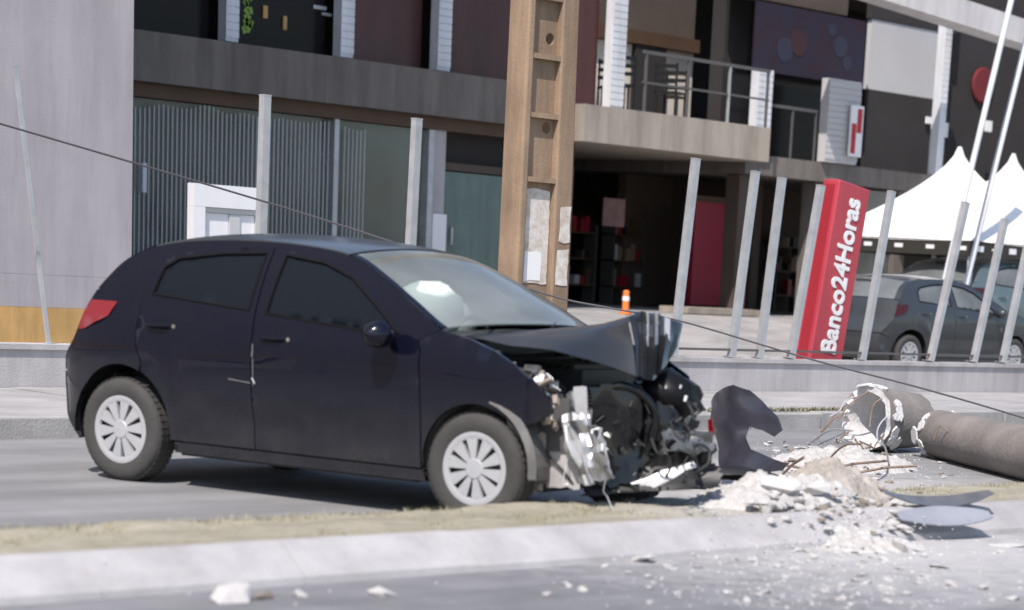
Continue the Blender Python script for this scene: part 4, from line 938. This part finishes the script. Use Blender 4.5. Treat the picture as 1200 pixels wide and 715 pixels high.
# airbags behind the windscreen
def bag(c, rx, ry, rz_, sd):
    rows = []
    for k in range(13):
        ph = math.pi * k / 12; rows.append([Vector(c) + Vector((rx * math.sin(ph) * math.cos(a), ry * math.sin(ph) * math.sin(a), rz_ * math.cos(ph))) * (1 + .10 * noise.noise(Vector((3 * math.cos(a) * math.sin(ph), 3 * math.sin(a) * math.sin(ph), 3 * math.cos(ph) + sd)))) for a in np.linspace(0, 2 * math.pi, 25)])
    return MB().grid(rows).build('airbag', M['airbag'], car, smooth=True, angle=80)
bag((1.875, -.40, 1.10), .17, .26, .165, 1); bag((1.47, .36, .98), .14, .22, .20, 5)
# scrape marks: pale scratches along the door gap
b = MB()
for (px0, py0, px1, py1, r_) in [(297, 403, 296, 418, .0035), (297, 419, 297, 452, .002), (268, 444, 294, 449, .0025), (296, 443, 299, 450, .006)]:
    p, q = car_at(px0, py0, -.835), car_at(px1, py1, -.835); b.tube([Vector((k.x, -(yside(k.x, k.z) + .001), k.z)) for k in (p, lerp(p, q, .5), q)], r_, 5)
tag(b.build('paint_scratch', M['alu'], car), kind='stuff')

# ---- parked cars behind the fence
pk = tag(empty('parked_car', (25.0, 20.2, .19), rad(0)), 'dark parked hatchback behind the fence to the right of the red sign', 'car')
make_car(pk, 'darkcar', False); pk.scale = (.97, .97, .91)
pk2 = tag(empty('parked_van', (29.4, 22.2, .30), rad(-2)), 'grey green parked car behind the dark hatchback at the right edge', 'car')
make_car(pk2, 'tealcar', False); pk2.scale = (1.12, 1.05, 1.08)

# ================================================================== torn bumper lying by the nose of the car
def plate(name, pts, P0, nrm, m, bulge=0.0, th=.006, parent=None, rough=.0, round_=False):
    """outline of frame points on a vertical plane through P0; bent into a real curved shell with thickness"""
    n_ = Vector(nrm).normalized(); uu = Vector((-n_.y, n_.x, 0)).normalized(); vv = uu.cross(n_) * -1
    if vv.z < 0: vv = -vv
    if round_: pts = catmull(list(pts) + [pts[0]], 4)[:-1]
    q = []
    for px, py in pts: d = ray(px, py); X = CAMP + d * ((P0 - CAMP).dot(n_) / d.dot(n_)) - P0; q.append((X.dot(uu), X.dot(vv)))
    V, F, B = tri_region(q, (), .05, .05); us = [p[0] for p in V]; um = (min(us) + max(us)) / 2; uw = (max(us) - min(us)) / 2
    A = []
    for u, v in V:
        k = (u - um) / uw; A.append(P0 + uu * u + vv * v + n_ * (bulge * k * k + rough * noise.noise(Vector((u * 7, v * 7, 1)))))
    Bk = [p + n_ * th for p in A]; n = len(V)
    return MB().add(A + Bk, F + [tuple(i + n for i in reversed(f)) for f in F] + [(e[0], e[1], e[1] + n, e[0] + n) for e in B]).build(name, m, parent, smooth=True, angle=45)
VD = Vector((AX[2][0], AX[2][1], 0)).normalized()
P0 = atZ(862, 562, 0.05)
o = plate('torn_bumper', [(814, 472), (828, 461), (844, 455), (860, 451), (877, 458), (888, 471), (899, 490), (902, 506), (896, 513), (888, 505), (876, 500), (873, 512), (877, 527), (891, 536), (906, 546), (902, 553), (876, 558), (846, 563), (840, 540), (832, 512), (822, 490)], P0, VD + Vector((.35, -.3, 0)), M['bumperpaint'], bulge=.26, rough=.05)
tag(o, 'torn dark bumper corner standing on end beside the smashed car nose', 'car part')
o = MB(); c = atZ(868, 566, .06)
rows = [[c + VD * (.25 * (j / 8) - .05) + Vector((.68, -.73, 0)) * (u * .8 - .55) + Vector((0, 0, .05 * math.sin(3 * u) + .05 * math.sin(j * .7) + .02 * noise.noise(Vector((u * 5, j, 0))))) for u in np.linspace(0, 1, 13)] for j in range(9)]
tag(o.sheet(rows, .008).build('bumper_underside', M['trim'], smooth=True), 'flat black plastic sheet on the ground under the torn bumper', 'car part')

# ================================================================== fallen pole in two broken lengths
def pole_piece(name, p, q, r0, r1, label, jag0, jag1, wall=.05, seed=1):
    root = tag(empty(name, (p.x, p.y, 0)), label, 'pole'); p = Vector((0, 0, p.z)); q = q - Vector((root.location.x, root.location.y, 0))
    ax = (q - p).normalized(); a = ax.cross(Vector((0, 0, 1))).normalized(); b_ = a.cross(ax); n = 30; m_ = 12; sr = random.Random(seed)
    j0 = [jag0 * (.5 + .6 * noise.noise(Vector((3 * math.cos(k * .21), 3 * math.sin(k * .21), seed)))) + sr.uniform(-.02, .02) * (jag0 > 0) for k in range(n)]
    j1 = [jag1 * (.5 + .6 * noise.noise(Vector((3 * math.cos(k * .21), 3 * math.sin(k * .21), seed + 9)))) + sr.uniform(-.02, .02) * (jag1 > 0) for k in range(n)]
    L = (q - p).length; O = []; I = []
    for i in range(m_ + 1):
        t = i / m_; row = []; ri = []
        for k in range(n + 1):
            kk = k % n; an = 2 * math.pi * kk / n; s0, s1 = j0[kk], L - j1[kk]; s = s0 + (s1 - s0) * t; r = r0 + (r1 - r0) * t; r *= 1 + .012 * noise.noise(Vector((s * 3, an, seed)))
            dr = a * math.cos(an) + b_ * math.sin(an); row.append(p + ax * s + dr * r); ri.append(p + ax * s + dr * (r - wall))
        O.append(row); I.append(ri)
    MB().grid(O).build('shaft', M['pole_old'], root, smooth=True)
    MB().grid(I).grid([O[0], I[0]]).grid([I[-1], O[-1]]).build('bore', M['pole_in'], root, smooth=True)
    # spalled pale patches round the mouth
    for k in range(16):
        an = sr.uniform(0, 6.28); s = j0[int(an / 6.28 * n) % n] + sr.uniform(.0, .13) if jag0 else sr.uniform(.02, .3); dr = a * math.cos(an) + b_ * math.sin(an); c = p + ax * s + dr * (r0 + .002); R = Matrix((ax, dr, ax.cross(dr))).transposed()
        w_, h_ = sr.uniform(.02, .07), sr.uniform(.03, .08); MB().prism([c + R @ Vector((w_ * x, -.01, h_ * y)) for x, y in ((-1, -.3), (-.2, -1), (.8, -.6), (1, .4), (.1, 1), (-.7, .7))], R @ Vector((0, .018, 0))).build('spalled_patch', M['pole_in'], root)
    return root, p, q, ax, a, b_
pa = atZ(1012, 490, .28); qa = pa + Vector((.66, -.06, -.02))
rt, p, q, ax, a, b_ = pole_piece('broken_pole_end', pa, qa, .275, .23, 'short broken end of the fallen concrete pole with a white open mouth and rebar', .09, .05, .055, 3)
sr = random.Random(5)
for k in range(9):           # rebar sticking out of the mouth
    an = 2 * math.pi * k / 9 + .2; dr = a * math.cos(an) + b_ * math.sin(an); s = p + dr * .235; pts_ = [s + ax * .06]
    L = sr.uniform(.22, .5); d = -ax * .6 + dr * sr.uniform(-.3, .5) + Vector((0, 0, -.85))
    c = s
    for i in range(5): c = c + (d.normalized() * L / 5); c.z = max(c.z, .03 + .02 * i); d = d + Vector((sr.uniform(-.3, .3), sr.uniform(-.3, .3), sr.uniform(-.35, .2))); pts_.append(c.copy())
    MB().tube(catmull([tuple(x) for x in pts_], 3), .007, 6).build('rebar', M['rust' if k % 3 else 'silverpl'], rt, smooth=True)
for k, (px0, py0, px1, py1) in enumerate([(1000, 470, 958, 515), (1000, 505, 948, 520), (1010, 520, 965, 545), (1030, 520, 1042, 545), (1012, 455, 985, 480)]):
    s = atZ(px0, py0, .27) - rt.location; e = atZ(px1, py1, .05) - rt.location; mdp = lerp(s, e, .5) + Vector((0, 0, .06))
    MB().tube(catmull([tuple(s), tuple(mdp), tuple(e)], 5), .008, 6).build('rebar', M['silverpl' if k % 2 else 'rust'], rt, smooth=True)
pb_, qb = atZ(1094, 507, .20), atZ(1300, 552, .21)
rt2, *_ = pole_piece('fallen_pole', pb_, qb, .195, .21, 'long fallen length of grey concrete pole running out of the frame', .16, 0, .05, 6)
for k in range(4): s = atZ(1100 + 3 * k, 490 + 6 * k, .25) - rt2.location; MB().tube([s + Vector((.02, -.04, 0)), s + Vector((-.03, .05, .02 + .04 * (k % 2))), s + Vector((-.04, .09, .06 - .04 * k))], .007, 6).build('rebar', M['rust'], rt2)

# ================================================================== rubble
def gz(y): return 0.0 if y < 7.8 else .158 * min(1, (y - 7.8) / .18) if y < 8.06 else .145 if y < 8.98 else 0.0
HEAPS = []
def heap(name, cx, cy, rx, ry, h, m, label, z0, seed):
    if h > .08: HEAPS.append((cx, cy, rx, ry, h))
    rows = []
    for i in range(61):
        row = []
        for j in range(61):
            u = -1 + 2 * i / 60; v = -1 + 2 * j / 60; r2 = u * u + v * v; k = max(0, 1 - r2) ** 1.1
            x, y = cx + rx * u, cy + ry * v; row.append(Vector((x, y, (z0 if z0 is not None else gz(y) - .012) + h * k * (1 + .5 * hnoise(x, y, 4, seed) + .30 * hnoise(x, y, 11, seed)) + min(1, h * 8) * min(1, k * 3) * (.040 * abs(hnoise(x, y, 20, seed)) + .030 * abs(hnoise(x, y, 43, seed))) - .01 * (r2 > .8))))
        rows.append(row)
    return tag(MB().grid(rows).build(name, m, smooth=True, angle=70), label, None, None, 'stuff')
c = atZ(990, 585, .15); heap('dirt', c.x, c.y + .12, .50, .36, .19, M['dirt'], 'heap of brown earth thrown up at the pole foot', .12, 1)
c = atZ(930, 590, .15); heap('rubble_heap', c.x, c.y + .10, .80, .38, .14, M['rubblemix'], 'pale crushed concrete beside the earth heap', .12, 4)
c = atZ(985, 548, .0); heap('rubble_heap', c.x, c.y, .85, .50, .13, M['rubblemix'], 'crushed concrete strewn up to the broken pole mouth', -.01, 14)
c = atZ(1040, 610, .14); heap('rubble_heap', c.x - .1, c.y, .42, .26, .06, M['rubblemix'], 'crushed concrete slid onto the kerb by the plastic shards', None, 19)
HULL = []
for k in range(9):
    r_ = random.Random(100 + k); bm = bmesh.new()
    for i in range(13):
        v = Vector((r_.gauss(0, 1), r_.gauss(0, 1), r_.gauss(0, 1))).normalized(); v *= r_.uniform(.75, 1.0); bm.verts.new((v.x, v.y * r_.uniform(.6, .95), v.z * .55))
    bmesh.ops.convex_hull(bm, input=bm.verts); bmesh.ops.delete(bm, geom=[v for v in bm.verts if not v.link_faces], context='VERTS')
    me = bpy.data.meshes.new('chunk'); bm.to_mesh(me); bm.free(); HULL.append(me)
HB = []
for me in HULL: m2 = me.copy(); m2.materials.append(M['rubble2']); me.materials.append(M['rubble']); HB.append(m2)
def chunk(px, py, size, z, label, sx=1.0, sz=1.0, brown=False, group=None, kk=None):
    for _ in range(12):                       # walk down the ray to the surface under this frame point
        p = atZ(px, py, z); g_ = 0.0 if p.y < 7.8 else .158 * min(1, (p.y - 7.8) / .18) if p.y < 8.06 else .145 if p.y < 8.98 else 0.0
        hh_ = max([hh * max(0, 1 - ((p.x - a) / b) ** 2 - ((p.y - c) / d) ** 2) ** 1.1 for a, c, b, d, hh in HEAPS] + [0])
        z += (max(g_, (0 if p.y > 9.0 else min(.12, g_)) + hh_ if hh_ > 0 else 0) - z) * .5
    me = (HB if brown else HULL)[kk if kk is not None else rnd.randrange(9)]
    o = bpy.data.objects.new('concrete_chunk', me); COL.objects.link(o); o.location = (p.x, p.y, z + size * .22 * sz); o.scale = (size * sx, size * .9, size * sz); o.rotation_euler = (rnd.uniform(-.3, .3), rnd.uniform(-.3, .3), rnd.uniform(0, 6.28))
    tag(o, label, 'concrete chunk', group or 'larger lumps of broken concrete'); return o
S = 1 / 205.0 / .85
chunk(275, 704, 27 * S, 0.0, 'large white concrete lump at the bottom edge below the rear door', 1.0, .62, kk=1)
chunk(308, 702, 10 * S, 0.0, 'dark small lump touching the large white lump at the bottom edge', brown=True)
chunk(254, 685, 8 * S, 0.0, 'flat dark lump just above the large white lump at the bottom edge', 1.1, .6, True)
chunk(350, 699, 9 * S, 0.0, 'small white lump right of the large one at the bottom edge', 1.1, .8)
chunk(447, 698, 12 * S, 0.0, 'white lump on the near road below the front door of the car', 1.1, .7, kk=3)
chunk(748, 656, 22 * S, 0.0, 'long flat pale slab leaning at the foot of the kerb below the car nose', 1.4, .25, kk=2)
chunk(913, 575, 27 * S, .16, 'biggest squarish concrete block on the median by the torn bumper', 1.0, .95, kk=0)
chunk(952, 578, 22 * S, .18, 'whitish block on the median between the squarish block and the earth heap', 1, .9, kk=4)
chunk(888, 568, 13 * S, .15, 'pale block close under the torn bumper', 1, .9, kk=5)
chunk(1052, 647, 15 * S, 0.02, 'pointed pale block at the foot of the kerb below the plastic shards', .8, 1.4, kk=6)
chunk(1100, 664, 16 * S, 0.0, 'flat pale slab on the near road towards the right edge', 1.3, .22, kk=7)
chunk(1184, 640, 20 * S, 0.0, 'long flat pale slab on the near road at the right edge', 1.7, .2, kk=8)
chunk(965, 600, 10 * S, .17, 'dark brown lump in the earth heap', 1, 1, True); chunk(1008, 590, 12 * S, .20, 'brown lump on top of the earth heap', 1, .8, True)
def zone2(px, py):
    a = 'below the car nose' if px < 830 else 'below the torn bumper' if px < 915 else 'below the earth heap' if px < 1035 else 'below the plastic shards'
    return 'white fragment on near road %s, %s' % (a, 'beside the kerb' if py < 660 else 'clear of the kerb' if py < 685 else 'near the bottom edge')
def zone3(px, py):
    a = 'by the torn bumper' if px < 915 else 'left of the earth heap' if px < 955 else 'on the earth heap' if px < 1015 else 'between the earth heap and the plastic shards'
    return 'broken concrete lump %s, %s' % (a, 'on its far edge' if py < 576 else 'in its middle' if py < 592 else 'beside the kerb')
def zone4(px, py): return 'concrete lump on the far road ' + ('beside the torn bumper' if px < 945 else 'under the rebar of the broken pole' if px < 1010 else 'in front of the white pole mouth' if px < 1070 else 'under the gap between both pole lengths')
G2 = 'white fragments scattered over the near road'; L2 = 'small white concrete fragment scattered over the near road'
for k in range(80):
    px = rnd.gauss(960, 115); py = rnd.uniform(640, 708)
    if px < 640 or px > 1190: continue
    chunk(px, py, rnd.uniform(3.5, 8) * S, 0.0, zone2(px, py), rnd.uniform(.9, 1.4), rnd.uniform(.5, .9), rnd.random() < .12 and False, G2)
for k in range(8): px, py = rnd.uniform(640, 800), rnd.uniform(655, 705); chunk(px, py, rnd.uniform(4, 7) * S, 0.0, zone2(px, py), 1.1, .7, False, G2)
G3 = 'broken lumps heaped on the median'; L3 = 'broken concrete lump heaped on the median round the pole foot'
for k in range(95):
    px = rnd.gauss(955, 52); py = rnd.gauss(583, 13)
    if not (868 < px < 1095 and 560 < py < 612): continue
    chunk(px, py, rnd.uniform(4, 12) * S, .145 + rnd.uniform(0, .08) * (abs(px - 955) < 60), zone3(px, py), rnd.uniform(.9, 1.3), rnd.uniform(.6, 1.0), False, G3)
for k in range(16): px, py = rnd.uniform(872, 968), rnd.uniform(566, 594); chunk(px, py, rnd.uniform(10, 20) * S, .15 + .05 * (px > 900), 'big pale block in the heap ' + ('under the torn bumper' if px < 905 else 'left of the earth' if px < 940 else 'against the earth'), 1, rnd.uniform(.6, 1), False, 'big pale blocks in the heap')
for k in range(40): px, py = rnd.uniform(965, 1070), rnd.uniform(606, 650); chunk(px, py, rnd.uniform(4, 11) * S, .08 if py < 628 else .01, 'pale broken lump spilled down the kerb face ' + ('below the earth heap' if px < 1030 else 'beside the plastic shards'), 1.1, .6, False, 'lumps spilled down the kerb')
G5 = 'brown lumps in the heap'; L5 = 'brown earthy concrete lump among the white rubble'
for k in range(34): chunk(rnd.gauss(985, 40), rnd.gauss(583, 15), rnd.uniform(3, 8) * S, .2, L5, 1.1, .8, True, G5)
G4 = 'debris lumps strewn on the far road'; L4 = 'concrete lump strewn on the far road round the fallen pole'
for k in range(95):
    px = rnd.uniform(895, 1135); py = rnd.uniform(518, 562); chunk(px, py, rnd.uniform(3, 9.5) * S, 0.0, zone4(px, py), rnd.uniform(.9, 1.5), rnd.uniform(.5, .9), rnd.random() < .3, G4)
# crumbs nobody could count
cr = MB(); r_ = random.Random(77)
for k in range(2600):
    t = r_.random()
    if t < .33: px, py, z = r_.gauss(970, 110), r_.uniform(628, 714), .002
    elif t < .72: px, py, z = r_.gauss(950, 70), r_.gauss(588, 16), .15
    elif t < .9: px, py, z = r_.gauss(1000, 80), r_.uniform(518, 560), .002
    elif t < .915: px, py, z = r_.uniform(100, 900), r_.uniform(650, 712), .002
    else: px, py, z = r_.gauss(1010, 50), r_.uniform(600, 660), .1
    p = atZ(px, py, z); s = r_.uniform(.004, .016)
    for _ in range(8):
        gz_ = 0.0 if p.y < 7.8 else .158 * min(1, (p.y - 7.8) / .18) if p.y < 8.06 else .147 if p.y < 8.98 else 0.0
        z += (gz_ - z) * .6; p = atZ(px, py, z)
    me = HULL[k % 9]; s *= 1.2 if r_.random() < .1 else .7; an = r_.uniform(0, 6.28); ca, sa = math.cos(an) * s, math.sin(an) * s
    cr.add([(p.x + v.co.x * ca - v.co.y * sa, p.y + v.co.x * sa + v.co.y * ca, p.z + (v.co.z + .2) * s * .8) for v in me.vertices], [tuple(f.vertices) for f in me.polygons])
tag(cr.build('rubble', M['rubble']), 'concrete crumbs scattered over road and median', None, None, 'stuff')
# splintered pale sticks and mesh wire near the pole mouth
for k, (px0, py0, px1, py1, z0_, z1_) in enumerate([(905, 545, 950, 552, .03, .05), (925, 540, 985, 556, .04, .05), (960, 552, 1040, 540, .05, .12), (1000, 555, 1075, 546, .03, .1), (915, 558, 942, 536, .04, .2)]):
    p, q = atZ(px0, py0, z0_), atZ(px1, py1, z1_); o = MB().tube([p, lerp(p, q, .5) + Vector((0, 0, .015)), q], .010, 6).build('loose_rebar', M['rust'])
    tag(o, ('loose rebar touching the foot of the torn bumper', 'loose rebar left of the pole mouth over the heap', 'long loose rebar right under the white pole mouth', 'loose rebar nearest the curled plastic shard', 'short loose rebar tilted up by the torn bumper')[k], 'rebar', 'loose rebar on the far road')
# plastic shards curled on the kerb
P0 = atZ(1095, 597, .19)
def shard(name, c, L, Wd, curl, yaw, tilt, m, label, lift=.0, taper=.7):
    rows = []; R = Matrix.Rotation(yaw, 3, 'Z') @ Matrix.Rotation(tilt, 3, 'X')
    for i in range(15):
        u = i / 14; row = []; wv = Wd * (math.sin(math.pi * min(.97, u * .85 + .08)) ** taper)
        for j in range(7):
            v = j / 6 - .5; row.append(c + R @ Vector(((u - .5) * L, v * wv, lift + curl * (2 * u - 1) ** 2 + .25 * wv * (v * 2) ** 2 * .4)) + Vector((0, 0, .004 * noise.noise(Vector((u * 9, v * 5, L))))))
        rows.append(row)
    return tag(MB().sheet(rows, .006).build(name, m, smooth=True), label, 'car part')
yw = math.atan2(-.73, .68)
shard('plastic_shard', atZ(1097, 590, .175), .80, .15, .07, -.22, .30, mat('shard_grey', (.13, .132, .14), .4, 0, .4, 5, coat=.3), 'upper curled dark grey plastic shard on the kerb at the right', .0)
shard('plastic_shard', atZ(1106, 608, .115), .70, .16, .015, -.18, .62, mat('shard_blue', (.30, .31, .35), .4, 0, .2, 5), 'lower blue grey plastic shard under the dark curled one', .01)
for k in range(14): chunk(rnd.uniform(965, 1035), rnd.uniform(556, 596), rnd.uniform(4, 9) * S, .2, 'pale lump half buried in the brown earth heap', 1.1, .8, False, 'lumps half buried in the earth heap')
print('objects', len(bpy.data.objects))
